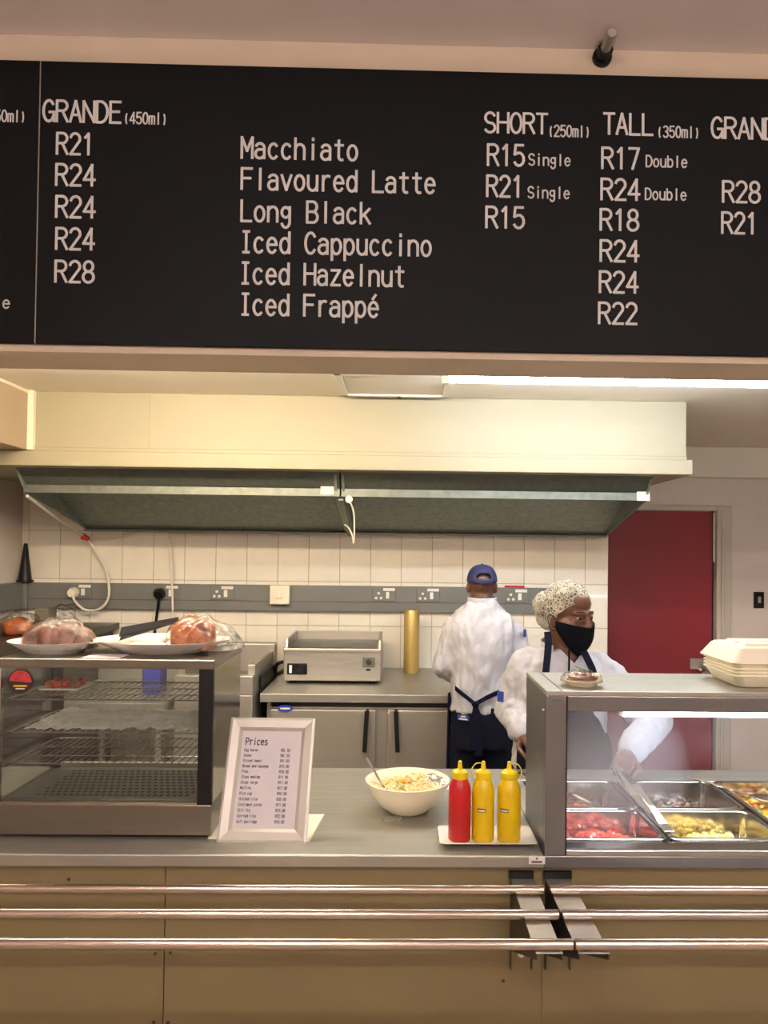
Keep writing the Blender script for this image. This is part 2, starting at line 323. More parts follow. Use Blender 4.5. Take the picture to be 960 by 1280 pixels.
# ------------------------------------------------------------------ stroke lettering (narrow monoline letters, cell 4.6 wide, cap height 7)
def arc(cx, cy, rx, ry, a0, a1, n=10): return [(cx+rx*math.cos(R(a0+(a1-a0)*i/n)), cy+ry*math.sin(R(a0+(a1-a0)*i/n))) for i in range(n+1)]
def ov(cx, cy, rx, ry): return arc(cx, cy, rx, ry, 0, 360, 18)
G = {
 'A': [[(0,0),(2,7),(4,0)],[(.7,2.3),(3.3,2.3)]], 'B': [[(0,0),(0,7),(2,7)]+arc(2,5.3,1.6,1.7,90,-90)+[(0,3.6)],[(2,3.6)]+arc(2.2,1.8,1.7,1.8,90,-90)+[(0,0)]],
 'C': [arc(2,3.5,2,3.5,40,320,16)], 'D': [[(0,0),(0,7),(1.4,7)]+arc(1.4,3.5,2.5,3.5,90,-90,12)+[(0,0)]], 'E': [[(3.8,7),(0,7),(0,0),(3.8,0)],[(0,3.7),(3.3,3.7)]],
 'F': [[(3.8,7),(0,7),(0,0)],[(0,3.7),(3.3,3.7)]], 'G': [arc(2,3.5,2,3.5,40,345,16)+[(4,3.1),(2.2,3.1)],[(4,3.1),(4,0)]], 'H': [[(0,0),(0,7)],[(4,0),(4,7)],[(0,3.7),(4,3.7)]],
 'I': [[(2,0),(2,7)],[(.9,0),(3.1,0)],[(.9,7),(3.1,7)]], 'L': [[(0.2,7),(0.2,0),(3.9,0)]], 'M': [[(0,0),(0,7),(2,2.4),(4,7),(4,0)]], 'N': [[(0,0),(0,7),(4,0),(4,7)]],
 'O': [ov(2,3.5,2,3.5)], 'P': [[(0,0),(0,7),(2,7)]+arc(2,5.2,1.8,1.8,90,-90)+[(0,3.4)]], 'R': [[(0,0),(0,7),(2,7)]+arc(2,5.3,1.8,1.7,90,-90)+[(0,3.6)],[(2,3.6),(4,0)]],
 'S': [arc(2,5.2,1.8,1.8,25,270,10)+arc(2,1.7,1.9,1.7,90,-155,10)], 'T': [[(0,7),(4,7)],[(2,7),(2,0)]],
 'a': [arc(1.9,3.5,1.6,1.5,155,0)+[(3.5,0)],[(3.5,3)]+arc(1.8,1.5,1.6,1.5,80,300,10)+[(3.5,1)]], 'b': [[(.3,0),(.3,7)],ov(2,2.5,1.7,2.5)], 'c': [arc(2,2.5,1.7,2.5,45,315,12)],
 'd': [[(3.7,0),(3.7,7)],ov(2,2.5,1.7,2.5)], 'e': [[(.4,2.7),(3.7,2.7)]+arc(2,2.5,1.7,2.5,5,320,14)], 'f': [arc(3,5.7,1,1.3,60,180,6)+[(2,0)],[(.8,4.8),(3.2,4.8)]],
 'g': [ov(1.9,3.2,1.5,1.7),[(3.4,5)]+[(3.4,0)]+arc(1.9,0,1.5,1.9,0,-160,8)], 'h': [[(.3,0),(.3,7)],arc(2,3.2,1.7,1.8,170,0,8)+[(3.7,0)]], 'i': [[(2,0),(2,5)],[(2,6.5),(2,7.1)]],
 'k': [[(.4,0),(.4,7)],[(3.6,5),(.4,2)],[(1.6,3),(3.8,0)]], 'l': [[(2,0),(2,7)]], 'm': [[(0,0),(0,5)],arc(1,3.9,1,1.1,180,0,6)+[(2,0)],arc(3,3.9,1,1.1,180,0,6)+[(4,0)]],
 'n': [[(.3,0),(.3,5)],arc(2,3.2,1.7,1.8,170,0,8)+[(3.7,0)]], 'o': [ov(2,2.5,1.7,2.5)], 'p': [[(.3,-2),(.3,5)],ov(2,2.5,1.7,2.5)], 'r': [[(1,0),(1,5)],arc(2.8,3,1.8,2,180,70,6)],
 's': [arc(2,3.7,1.5,1.3,30,270,8)+arc(2,1.2,1.6,1.2,90,-150,8)], 't': [[(1.8,6.6),(1.8,1.2)]+arc(2.9,1.2,1.1,1.2,180,290,6),[(.5,5),(3.4,5)]],
 'u': [[(.3,5),(.3,2)]+arc(2,2,1.7,2,180,360,8),[(3.7,5),(3.7,0)]], 'v': [[(.2,5),(2,0),(3.8,5)]], 'w': [[(0,5),(1,0),(2,4),(3,0),(4,5)]], 'y': [[(.2,5),(2,0)],[(3.8,5),(1.4,-2)]], 'z': [[(.4,5),(3.6,5),(.4,0),(3.7,0)]],
 '0': [ov(2,3.5,1.8,3.5)], '1': [[(.9,5.6),(2.2,7),(2.2,0)]], '2': [arc(2,5.2,1.8,1.8,165,-25,9)+[(.2,0),(3.9,0)]], '3': [arc(2,5.3,1.7,1.7,150,-90,9)+arc(2,1.8,1.9,1.8,90,-150,9)],
 '4': [[(3,0),(3,7),(.1,2),(4.1,2)]], '5': [[(3.6,7),(.7,7),(.4,3.8)]+arc(2,2.2,1.9,2.2,125,-150,10)], '6': [ov(2,2.1,1.8,2.1),arc(2.2,2.6,2,4.4,75,180,8)], '7': [[(.2,7),(3.8,7),(1.5,0)]],
 '8': [ov(2,5.3,1.6,1.7),ov(2,1.8,1.9,1.8)], '9': [ov(2,4.9,1.8,2.1),arc(1.8,4.4,2,4.4,0,-105,8)], '(': [arc(3.6,3,1.6,4,130,230,8)], ')': [arc(.4,3,1.6,4,50,-50,8)], '.': [[(1.8,0),(2.2,.1)]], ' ': [],
}
G['é'] = G['e']+[[(1.7,6),(2.8,7.4)]]
def text_mb(txt, org, ux, uz, cap, width, wt=.62, mb=None, cell=5.0, nrm=None):
    # org lower-left; ux, uz unit vectors; cap height metres; width = total width or None
    mb = mb or MB(); k = cap/7; kx = (width/(cell*len(txt)-1.0)) if width else k; org = Vector(org); ux = Vector(ux); uz = Vector(uz); hw = wt*k/2; cnt = 0
    for i, ch in enumerate(txt):
        for st in G.get(ch, []):
            P = [Vector(((x+i*cell)*kx, y*k)) for x, y in st]
            for a, b in zip(P[:-1], P[1:]):
                d = b-a
                if d.length < 1e-7: continue
                d.normalize(); n = Vector((-d.y, d.x))*hw; e = d*hw*.7
                q = [a-e-n, b+e-n, b+e+n, a-e+n]
                cnt += 1; nn = ux.cross(uz)*((cnt*7 % 23)*.00003)
                mb.add([org+ux*p.x+uz*p.y+nn for p in q], [(0, 1, 2, 3)])
    return mb

# ================================================================== SETTING
YW, YD, YB, YBB = 5.0, 5.6, 2.35, 2.58
XL = at(27, 700, YW).x; XE = at(760, 720, YW).x; XR = 3.3; ZK = 2.48
ZBEAM = at(480, 447, YB).z; ZDC = at(480, 55, YB).z
structure(part('floor', 'floor', None, (XL-.1, XR+.1, -4.1, YD+.2, -.1, 0)), 'grey brown kitchen and canteen floor', 'floor')
structure(part('wall_left', 'wall_paint', None, (XL-.1, XL, -4, YW+.6, 0, ZDC)), 'beige painted side wall on the left of the kitchen', 'wall')
structure(part('wall_right', 'wall_paint', None, (XR, XR+.1, -4, YD+.1, 0, ZDC)), 'beige painted side wall on the right', 'wall')
structure(part('wall_rear', 'wall_paint', None, (XL-.1, XR+.1, -4.1, -4, 0, ZDC)), 'beige canteen wall behind the viewer', 'wall')
structure(part('ceiling', 'kitchen_ceiling', None, (XL-.1, XR+.1, YBB, YD+.2, ZK, ZK+.1)), 'cream painted kitchen ceiling behind the menu beam', 'ceiling')
structure(part('ceiling', 'dining_ceiling', None, (XL-.1, XR+.1, -4.1, YB, ZDC, ZDC+.1)), 'pale lilac grey canteen ceiling above the menu board', 'ceiling')
structure(part('trim_1', 'beam_paint', None, (XL, XR, YB, YBB, ZBEAM, ZDC+.1)), 'beige painted beam carrying the menu boards', 'beam')

wb = structure(part('wall_back', 'grout', None, (XL, XE, YW+.006, YD+.1, 0, ZK)), 'cream tiled rear kitchen wall under the extractor hood', 'wall')
xs = at(231, 700, YW).x; PW = .2
lines = sorted([xs+PW*k for k in range(-14, 16) if XL+.02 < xs+PW*k < XE-.02]+[XL, XE])
zl = [at(480, y, YW).z for y in (838, 783, 728, 668)]; zl = [.3, .62]+zl+[zl[-1]+.29]
tm = {}
for i in range(len(lines)-1):
    for j in range(len(zl)-1):
        a, b, c, d = lines[i]+.0016, lines[i+1]-.0016, zl[j]+.0016, zl[j+1]-.0016
        MB().box(a, b, YW, YW+.007, c, d).build('tile', 'tile', wb, bevel=.0012)
# door wall with a real opening
dx1 = at(895, 740, YD).x; dx0 = dx1-.80; dz = at(830, 638, YD).z
structure(part('wall_door', 'wall_paint', None, (XE, dx0-.10, YD, YD+.1, 0, ZK), (dx1+.11, XR, YD, YD+.1, 0, ZK), (dx0-.10, dx1+.11, YD, YD+.1, dz+.04, ZK)), 'pinkish beige wall around the red door', 'wall')
zc = at(910, 596, YD-.1).z
structure(part('trim_2', 'kitchen_ceiling', None, (XE, XR, YD-.06, YD, zc, ZK), bevel=.004), 'cream boxed cornice above the red door', 'cornice')
d1 = thing('door_1', 'dark red painted door with grey lever handle', 'door', ((dx0+dx1)/2, YD+.06, 0)); d1['kind'] = 'structure'
part('door_leaf', 'door_red', d1, (dx0+.003, dx1-.016, YD+.03, YD+.07, .01, dz-.006), bevel=.003)
fr = part('door_frame', 'door_frame', d1, (dx0-.10, dx0, YD-.015, YD+.1, 0, dz+.04), (dx1, dx1+.11, YD-.015, YD+.1, 0, dz+.04), (dx0, dx1, YD-.015, YD+.1, dz, dz+.04), bevel=.006)
part('door_stop', 'door_frame', fr, (dx1+.03, dx1+.05, YD-.03, YD-.015, 0, dz), bevel=.004)
gl = at(893, 700, YD); part('seal_strip', 'white_plastic', d1, (dx1-.012, dx1-.002, YD+.02, YD+.03, at(893, 703, YD).z, dz-.01))
part('door_gap', 'black_gap', d1, (dx1-.014, dx1, YD+.05, YD+.09, 0, dz))
hp = at(880, 830, YD+.01)
lk = part('lock_plate', 'steel', d1, (hp.x-.10, hp.x+.07, YD+.015, YD+.03, hp.z-.04, hp.z+.04), bevel=.004)
MB().tube([(hp.x-.02, YD+.03, hp.z-.05), (hp.x-.02, YD-.05, hp.z-.05), (hp.x-.02, YD-.06, hp.z-.06)], .028, 14).build('handle', 'polished', d1, smooth=True)
MB().tube([(hp.x-.02, YD+.0, hp.z), (hp.x-.02, YD-.045, hp.z), (hp.x+.0, YD-.05, hp.z), (hp.x+.11, YD-.05, hp.z+.002)], .012, 10).build('lever', 'steel', d1, smooth=True)
sp = at(948, 750, YD)
sw = thing('light_switch', 'black light switch on the beige wall beside the red door', 'light switch', (sp.x, YD, sp.z-.06))
part('plate', 'black_plastic', sw, (sp.x-.038, sp.x+.038, YD-.012, YD, sp.z-.06, sp.z+.06), bevel=.004)
part('rocker', 'steel_h', sw, (sp.x-.010, sp.x+.010, YD-.02, YD-.012, sp.z-.02, sp.z+.025), bevel=.002)

# bulkhead above the hood
YF = 3.92
fz0 = at(480, 570, YF).z; fz1 = at(480, 588, YF-.03).z; fx1 = at(858, 545, YF).x
bh = structure(MB().box(XL, fx1, YF, YW, fz0, ZK).build('trim_3', 'fascia_paint', None, bevel=.003), 'cream boxed bulkhead over the extractor hood', 'bulkhead')
part('ledge', 'fascia_paint', bh, (XL, at(866, 580, YF-.03).x, YF-.03, YW, fz1, fz0), bevel=.004)
jx = at(186, 540, YF).x; part('joint_cover', 'fascia_paint', bh, (jx-.004, jx+.004, YF-.003, YF, fz0, ZK))
part('bead', 'fascia_paint', bh, (XL, fx1, YF-.008, YF, fz0, fz0+.02), bevel=.003)
# boxed duct on the left, nearer than the bulkhead
q0 = at(38, 498, YF); q1 = at(38, 563, YF)
du = structure(part('trim_4', 'duct_shaded', None, (XL, q0.x, 3.1, YF, q1.z, ZK), bevel=.003), 'boxed in duct in the corner beside the bulkhead', 'duct box')
MB().tube([(q0.x, 3.11, ZK-.008), (q0.x, YF, ZK-.008)], .008, 8).build('conduit', 'cream_plastic', du)
part('corner_strip', 'cream_plastic', du, (q0.x, q0.x+.03, YF-.03, YF, q1.z, ZK), bevel=.002)
# ceiling hatch
h = [at(416, 468, 3.3), at(560, 498, 3.8)]
cx0, cx1, cy0, cy1 = -.30, .235, (ZK-CAMH)*FPX/(692-468)*.985, (ZK-CAMH)*FPX/(692-497)*.985
ht = thing('ceiling_hatch', 'square cream access hatch set in the kitchen ceiling', 'hatch', ((cx0+cx1)/2, (cy0+cy1)/2, ZK))
part('frame', 'white_plastic', ht, (cx0, cx1, cy0, cy0+.035, ZK-.02, ZK), (cx0, cx1, cy1-.035, cy1, ZK-.02, ZK), (cx0, cx0+.035, cy0, cy1, ZK-.02, ZK), (cx1-.035, cx1, cy0, cy1, ZK-.02, ZK), bevel=.004)
part('panel', 'kitchen_ceiling', ht, (cx0+.04, cx1-.04, cy0+.04, cy1-.04, ZK-.012, ZK))
MB().lathe([(.008, -.02), (.008, 0)], ((cx0+cx1)/2+.02, cy1-.02, ZK-.01), 10).build('screw', 'steel_dark', ht)

# fluorescent battens
def batten(x0, x1, y, z, em, label):
    t = thing('fluorescent_batten', label, 'ceiling light', ((x0+x1)/2, y, z))
    part('housing', 'white_plastic', t, (x0-.02, x1+.02, y-.03, y+.03, z-.05, z), bevel=.004)
    MB().tube([(x0+.02, y, z-.082), (x1-.02, y, z-.082)], .016, 12).build('tube', em, t, smooth=True)
    for xx in (x0, x1): part('lamp_holder', 'cream_plastic', t, (xx-.012, xx+.018, y-.016, y+.016, z-.105, z-.05), bevel=.004)
    return t
tp = at(556, 472, 3.12)
batten(tp.x, tp.x+1.52, 3.12, ZK, 'tube_glass', 'bright white fluorescent tube batten on kitchen ceiling beside the hatch')
batten(-1.7, -.2, 2.72, ZK, 'tube_glass_warm_assumed', 'assumed warm fluorescent tube batten on kitchen ceiling hidden behind the menu beam')  # unseen batten, assumed from the warm tint on the kitchen's left side

for bx_, by_, bl_ in ((-1.5, -.6, 'nearest on the left'), (.9, -.6, 'nearest on the right'), (-1.5, -2.8, 'furthest on the left'), (.9, -2.8, 'furthest on the right')):  # unseen battens added to brighten the canteen and soften shadows
    batten(bx_, bx_+1.4, by_, ZDC, 'tube_glass_dining_added', 'added unseen batten on the canteen ceiling behind the viewer, '+bl_)

# ------------------------------------------------------------------ menu boards
zt = at(500, 91, YB).z; zb = at(500, 438.5, YB).z; sx = at(50, 250, YB).x
def letters(board, txt, x0, yb, x1, cap, wt=.88):
    a = at(x0, yb, YB-.017); b = at(x1, yb, YB-.017); cw = (b.x-a.x)/(5.0*len(txt)-1.0); pos = 0
    for wd in txt.split(' '):
        text_mb(wd, (a.x+pos*5.0*cw, YB-.0158, a.z), (1, 0, 0), (0, 0, 1), cap/FPX*YB, cw*(5.0*len(wd)-1.0), wt).build('lettering', 'board_text', board, fix=False); pos += len(wd)+1
mb_ = thing('menu_board', 'long black menu board listing coffees and sizes in pale lettering', 'menu board', (sx+1.1, YB, zb))
part('panel', 'board', mb_, (sx+.002, 2.1, YB-.015, YB, zb, zt), bevel=.001)
part('edge_strip', 'board_seam', mb_, (sx-.001, sx+.002, YB-.0155, YB, zb, zt))
for a in [('GRANDE',54,151,151,26),('R21',71,192,116,26),('R24',70,231,118,26),('R24',70,271,118,26),('R24',70,311,117,26),('R28',69,352,117,26),
          ('Macchiato',302,197,447,26),('Flavoured Latte',302,236,544,26),('Long Black',301,276,463,26),('Iced Cappuccino',301,315,539,26),('Iced Hazelnut',300,354,506,26),('Iced Frappé',300,393,473,26),
          ('SHORT',606,165,684,25),('R15',610,206,655,26),('R21',609,245,653,26),('R15',608,284,655,26),
          ('TALL',755,167,816,26),('R17',753,210,799,26),('R24',752,249,799,26),('R18',751,287,798,26),('R24',751,326,798,26),('R24',750,365,797,26),('R22',749,404,796,26),
          ('GRANDE',890,172,987,26),('R28',904,252,950,26),('R21',903,291,946,26)]:
    letters(mb_, a[0], a[1], a[2], a[3], a[4])
for a in [('(450ml)',154,154,209,14),('(250ml)',685,170,738,14),('Single',661,206,713,14),('Single',660,247,712,14),('(350ml)',821,171,875,14),('Double',808,208,859,14),('Double',807,249,858,14),('(450ml)',990,176,1045,14)]:
    letters(mb_, a[0], a[1], a[2], a[3], a[4], .95)
mb2 = thing('menu_board', 'end of a second black menu board left of the seam', 'menu board', (sx-.5, YB, zb))
part('panel', 'board', mb2, (-1.95, sx-.002, YB-.015, YB, zb, zt), bevel=.001)
letters(mb2, '(350ml)', -22, 151, 32, 14, .95); letters(mb2, 'e', 3, 385, 12, 14, .95)
# stud bolted to the beam, poking out towards the room
bp_ = at(752, 73, YB)
st = thing('stud_bolt', 'grey metal stud with black collar sticking out above the menu board', 'bolt', (bp_.x, YB, bp_.z))
MB().tube([(bp_.x, YB, bp_.z), (bp_.x, YB-.012, bp_.z)], .030, 16).build('washer', 'black_plastic', st, smooth=True)
MB().tube([(bp_.x, YB-.012, bp_.z), (bp_.x, YB-.05, bp_.z)], .024, 6).build('nut', 'black_plastic', st)
MB().tube([(bp_.x, YB-.04, bp_.z), (bp_.x, YB-.115, bp_.z), (bp_.x, YB-.12, bp_.z)], [.016, .016, .013], 14).build('shaft', 'steel', st, smooth=True)

# ------------------------------------------------------------------ extractor hood
YH0, YH1 = 4.0, 4.93
hx0 = at(18, 587, YH0).x; hx1 = at(817, 600, YH0).x; hm = at(424, 610, YH0).x
hzt = fz1; hz1 = at(424, 611, YH0+.1).z; hz2 = at(424, 621, YH0+.1).z; hzr = at(424, 668, YH1).z
hd = thing('extractor_hood', 'long grey galvanised extractor hood in two sections above the griddle', 'extractor hood', ((hx0+hx1)/2, 4.5, hzr))
hxs = [hx0, hm, hx1]
for i in range(2):
    a, b = hxs[i]+.004, hxs[i+1]-.004
    sec = MB().prism([(YH0, hzt), (YH0+.012, hzt), (YH0+.112, hz1), (YH0+.10, hz1)], 'x', a, b).build('front_panel', 'galvanised_shaded', hd)
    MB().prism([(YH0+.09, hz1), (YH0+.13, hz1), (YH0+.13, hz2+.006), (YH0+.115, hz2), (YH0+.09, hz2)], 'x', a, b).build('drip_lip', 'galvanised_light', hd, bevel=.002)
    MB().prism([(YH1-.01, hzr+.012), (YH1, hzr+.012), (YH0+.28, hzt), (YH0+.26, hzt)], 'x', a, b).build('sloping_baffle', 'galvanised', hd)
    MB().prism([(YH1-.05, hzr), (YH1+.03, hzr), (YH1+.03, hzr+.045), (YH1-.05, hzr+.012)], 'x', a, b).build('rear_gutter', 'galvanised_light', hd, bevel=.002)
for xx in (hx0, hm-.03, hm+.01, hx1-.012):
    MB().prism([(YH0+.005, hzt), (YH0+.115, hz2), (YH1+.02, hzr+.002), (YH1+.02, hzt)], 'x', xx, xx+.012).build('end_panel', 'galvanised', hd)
MB().tube([(hm-.002, YH0+.13, hz2-.002), (hm-.002, YH1, hzr+.005)], .022, 4).build('divider_bar', 'galvanised_light', hd)
for px in (409, 804):
    l0 = at(px, 613 if px < 500 else 621, YH0+.09); part('paper_label', 'label_white', hd, (l0.x-.035, l0.x+.035, YH0+.086, YH0+.09, l0.z-.022, l0.z+.028))
hk = at(436, 625, YH0+.05)
lp = MB().tube([(hk.x, YH0+.09, hk.z+.005), (hk.x, YH0+.06, hk.z+.005)], .02, 10).build('cable_boss', 'cream_plastic', hd)
cb = smooth_path([at(437, 626, 4.07), at(442, 640, 4.08), at(443, 660, 4.1), at(442, 679, 4.12)])+smooth_path([at(440, 668, 4.13), at(436, 660, 4.14), at(431, 656, 4.2)])
MB().tube(cb, .0045, 6).build('short_cable', 'cable_white', hd, smooth=True)

# ------------------------------------------------------------------ dado trunking with sockets
tz1 = at(345, 731, YW).z; tz0 = at(345, 763, YW).z; tx1 = at(690, 750, YW).x
tr = thing('dado_trunking', 'grey socket trunking running along the tiled wall', 'trunking', (0, YW-.03, tz0))
part('duct', 'trunking', tr, (XL+.06, tx1, YW-.045, YW, tz0, tz1), bevel=.004)
tmid = tz0+(tz1-tz0)*.5
part('cover_groove', 'steel_dark', tr, (XL+.06, tx1, YW-.046, YW-.044, tmid-.022, tmid-.019))
part('corner_piece', 'trunking', tr, (XL, XL+.07, YW-.07, YW, tz0-.004, tz1+.004), bevel=.006)
tag(part('dado_trunking', 'trunking', None, (XL, XL+.045, 3.6, YW-.071, tz0, tz1), bevel=.004), 'grey trunking running along the left side wall', 'trunking')
def socket(px, label, plug=None):
    c = at(px, 741, YW-.045); x = c.x; z = tz0+(tz1-tz0)*.68
    s = thing('wall_socket', label, 'socket', (x, YW-.045, z-.03), 'sockets in the grey trunking')
    part('plate', 'trunking', s, (x-.075, x+.075, YW-.051, YW-.045, z-.045, z+.045), bevel=.003)
    part('label_strip', 'label_white', s, (x-.005, x+.07, YW-.054, YW-.051, z+.024, z+.042))
    part('switch', 'white_plastic', s, (x+.012, x+.034, YW-.06, YW-.051, z-.026, z+.018), bevel=.002)
    for dx, dz_ in ((-.05, -.022), (-.018, -.022), (-.034, .008)):
        MB().tube([(x+dx, YW-.051, z+dz_), (x+dx, YW-.0535, z+dz_)], .009, 10).build('pin_hole', 'label_white' if plug is None else 'black_gap', s)
    return x, z
s1 = socket(100, 'socket in the trunking holding a round white plug', 'w'); s2 = socket(209, 'socket in the trunking holding a black plug', 'b')
socket(278, 'empty socket in the trunking left of the cream wall box'); socket(480, 'empty socket in the trunking first to the right of the cream wall box')
socket(535, 'empty socket in the trunking directly left of the capped cook'); socket(645, 'empty socket in the trunking right of the capped cook'); 
bx = at(351, 743, YW-.045)
ib = thing('isolator_box', 'square cream isolator box on the grey trunking', 'switch box', (bx.x, YW-.045, bx.z-.06))
part('box', 'cream_plastic', ib, (bx.x-.062, bx.x+.062, YW-.10, YW-.045, bx.z-.06, bx.z+.06), bevel=.006)
MB().tube([(bx.x, YW-.10, bx.z), (bx.x, YW-.112, bx.z)], .022, 14).build('dial', 'cream_plastic', ib, smooth=True)
part('toggle', 'bowl_cream', ib, (bx.x-.006, bx.x+.006, YW-.122, YW-.112, bx.z-.02, bx.z+.02), bevel=.002)
rl = at(648, 732, YW-.03); tag(part('red_marker_pen', 'red_tag', None, (rl.x-.09, rl.x+.04, YW-.035, YW-.02, tz1, tz1+.014), bevel=.004), 'red marker lying on top of the grey trunking', 'marker')
# plugs and cables
pw = at(91, 741, YW-.07)
wp = thing('white_cable', 'white cable looping from hood to a round white wall plug', 'cable', (pw.x, YW-.06, tz0-.1))
MB().tube([(pw.x, YW-.051, pw.z), (pw.x, YW-.07, pw.z), (pw.x, YW-.095, pw.z)], [.034, .034, .026], 16).build('plug', 'cream_plastic', wp, smooth=True)
pth = [at(34, 620, 4.06), at(55, 636, 4.3), at(80, 654, 4.6), at(106, 671, YW-.12), at(120, 690, YW-.05), at(133, 715, YW-.05), at(136, 745, YW-.07), at(125, 761, YW-.08), at(106, 762, YW-.08), at(94, 752, YW-.09), at(91, 744, YW-.09)]
MB().tube(smooth_path(pth), .0085, 8).build('lead', 'cable_white', wp, smooth=True)
rtg = at(107, 672, YW-.13)
MB().tube([rtg+Vector((-.02, 0, .008)), rtg+Vector((.02, 0, -.008))], [.022, .014], 8).build('red_tape', 'red_tag', wp)
wc2 = MB().tube(smooth_path([at(108, 671, YW-.12), at(130, 673, YW-.02), at(155, 670, YW-.02), at(180, 663, YW-.03), at(200, 659, YW-.05), at(208, 664, YW-.06), at(213, 690, YW-.06), at(215, 730, YW-.06), at(216, 775, YW-.06), at(216, 830, YW-.03)]), .007, 8).build('white_cable', 'cable_white', None, smooth=True)
tag(wc2, 'thin white cable hanging straight down past the black plug', 'cable')
pb = at(199, 742, YW-.07)
bc = thing('black_cable', 'black plug with its lead dropping behind the wrapped bread', 'cable', (pb.x, YW-.06, tz0-.1))
MB().tube([(pb.x, YW-.051, pb.z), (pb.x, YW-.08, pb.z), (pb.x, YW-.10, pb.z-.01)], [.036, .036, .026], 14).build('plug', 'black_plastic', bc, smooth=True)
MB().tube(smooth_path([at(199, 745, YW-.09), at(197, 762, YW-.06), at(194, 785, YW-.04), at(192, 820, YW-.04)]), .009, 8).build('lead', 'black_plastic', bc, smooth=True)
# black cone standing on the trunking
cn = at(25, 731, YW-.1)
co = thing('black_funnel', 'tall black cone standing on the trunking in the corner', 'funnel', (cn.x, YW-.10, tz1))
cxx = XL+.053
MB().lathe([(.05, .0), (.05, .012), (.040, .014), (.012, .24), (.008, .245)], (cxx, YW-.06, tz1+.004), 20).build('cone', 'black_plastic', co, smooth=True)

# ================================================================== KITCHEN EQUIPMENT
KF = 4.06                      # front edge of the refrigerated counter
kz = at(450, 868, KF).z; kx0 = at(325, 868, KF).x; kx1 = kx0+1.30
kb = YW-.004
fg = thing('refrigerated_counter', 'stainless steel two door refrigerated counter under the griddle', 'counter fridge', ((kx0+kx1)/2, 4.5, 0))
part('worktop', 'worktop_steel', fg, (kx0, kx1, KF, kb, kz-.045, kz), bevel=.004)
part('carcass', 'steel', fg, (kx0+.03, kx1-.03, KF+.05, kb-.02, .12, kz-.045))
part('top_rail', 'steel_dark', fg, (kx0+.05, kx1-.03, KF+.042, KF+.05, kz-.075, kz-.047))
def pxX(px, Y=KF+.04): return at(px, 900, Y).x
for (a, b), hpx, tilt in (((339, 470), (459, 456), 0), ((485, 600), (495, 497), 0)):
    x0, x1 = pxX(a), pxX(b)
    d = part('door', 'steel', fg, (x0, x1, KF+.012, KF+.05, .14, kz-.085), bevel=.004)
    t, u = at(hpx[0], 888, KF), at(hpx[1], 938, KF)
    hd_ = MB().tube([(t.x, KF-.03, t.z), (u.x, KF-.03, u.z)], [.016, .016], 4).build('handle', 'black_plastic', d)
    for p in (t, u): MB().tube([(p.x, KF-.03, p.z+(.005 if p is u else -.005)), (p.x, KF+.02, p.z+(.005 if p is u else -.005))], .009, 8).build('standoff', 'steel_dark', hd_)
bd = at(356, 886, KF); MB().prism([(bd.x+.04*math.cos(a*PI/12), bd.z+.018*math.sin(a*PI/12)) for a in range(24)], 'y', KF+.008, KF+.012).build('badge', 'badge_blue', fg)
part('badge_text', 'label_white', fg, (bd.x-.026, bd.x+.026, KF+.0072, KF+.008, bd.z-.004, bd.z+.004))
sw0 = at(350, 874, KF); part('control_strip', 'navy', fg, (pxX(340), pxX(362), KF+.03, KF+.042, kz-.075, kz-.05))
for xx in (kx0+.08, kx1-.08):
    for yy in (KF+.12, kb-.12): MB().tube([(xx, yy, 0), (xx, yy, .12)], .025, 10).build('foot', 'steel_dark', fg)

# electric griddle
GY = 4.36
g0 = at(354, 849, GY); g1 = at(476, 848, GY); gzf = at(415, 812, GY).z; gzt = at(415, 789, GY+.45).z
gx0, gx1 = g0.x, g1.x
gr = thing('electric_griddle', 'countertop stainless electric griddle with splash guard', 'griddle', ((gx0+gx1)/2, GY+.25, kz))
part('body', 'steel_h', gr, (gx0, gx1, GY, GY+.50, kz+.018, gzf), bevel=.006)
part('plate', 'steel_dark', gr, (gx0+.03, gx1-.03, GY+.03, GY+.46, gzf, gzf+.006))
part('back_splash', 'steel', gr, (gx0+.012, gx1-.012, GY+.47, GY+.485, gzf, gzt), bevel=.003)
for xx in (gx0+.004, gx1-.016):
    MB().prism([(GY+.04, gzf), (GY+.485, gzf), (GY+.485, gzt), (GY+.40, gzt), (GY+.06, gzf+.05)], 'x', xx, xx+.012).build('side_splash', 'steel', gr, bevel=.002)
part('front_lip', 'steel_h', gr, (gx0, gx1, GY-.012, GY+.02, gzf-.012, gzf+.006), bevel=.004)
cpn = at(372, 836, GY)
cpl = part('control_panel', 'black_plastic', gr, (at(359, 836, GY).x, at(384, 836, GY).x, GY-.008, GY, at(372, 843, GY).z, at(372, 829, GY).z), bevel=.004)
MB().tube([(at(377, 836, GY).x, GY-.008, cpn.z), (at(377, 836, GY).x, GY-.03, cpn.z)], [.024, .020], 16).build('knob', 'black_plastic', cpl, smooth=True)
swx = at(363.5, 836, GY); part('rocker_switch', 'white_plastic', cpl, (swx.x-.008, swx.x+.008, GY-.014, GY-.008, swx.z-.022, swx.z+.022), bevel=.002)
lb = at(461, 828, GY); part('rating_plate', 'galvanised_light', gr, (lb.x-.035, lb.x+.035, GY-.003, GY, lb.z-.028, lb.z+.03), bevel=.001)
MB().tube([(lb.x, GY, lb.z+.005), (lb.x, GY-.02, lb.z+.005)], .016, 14).build('lamp_lens', 'polished', gr, smooth=True)
part('warning_label', 'black_plastic', gr, (lb.x-.014, lb.x+.010, GY-.002, GY, lb.z-.048, lb.z-.036))
for xx in (gx0+.05, gx1-.05):
    for yy in (GY+.05, GY+.45): MB().tube([(xx, yy, kz), (xx, yy, kz+.02)], .018, 10).build('foot', 'black_plastic', gr)
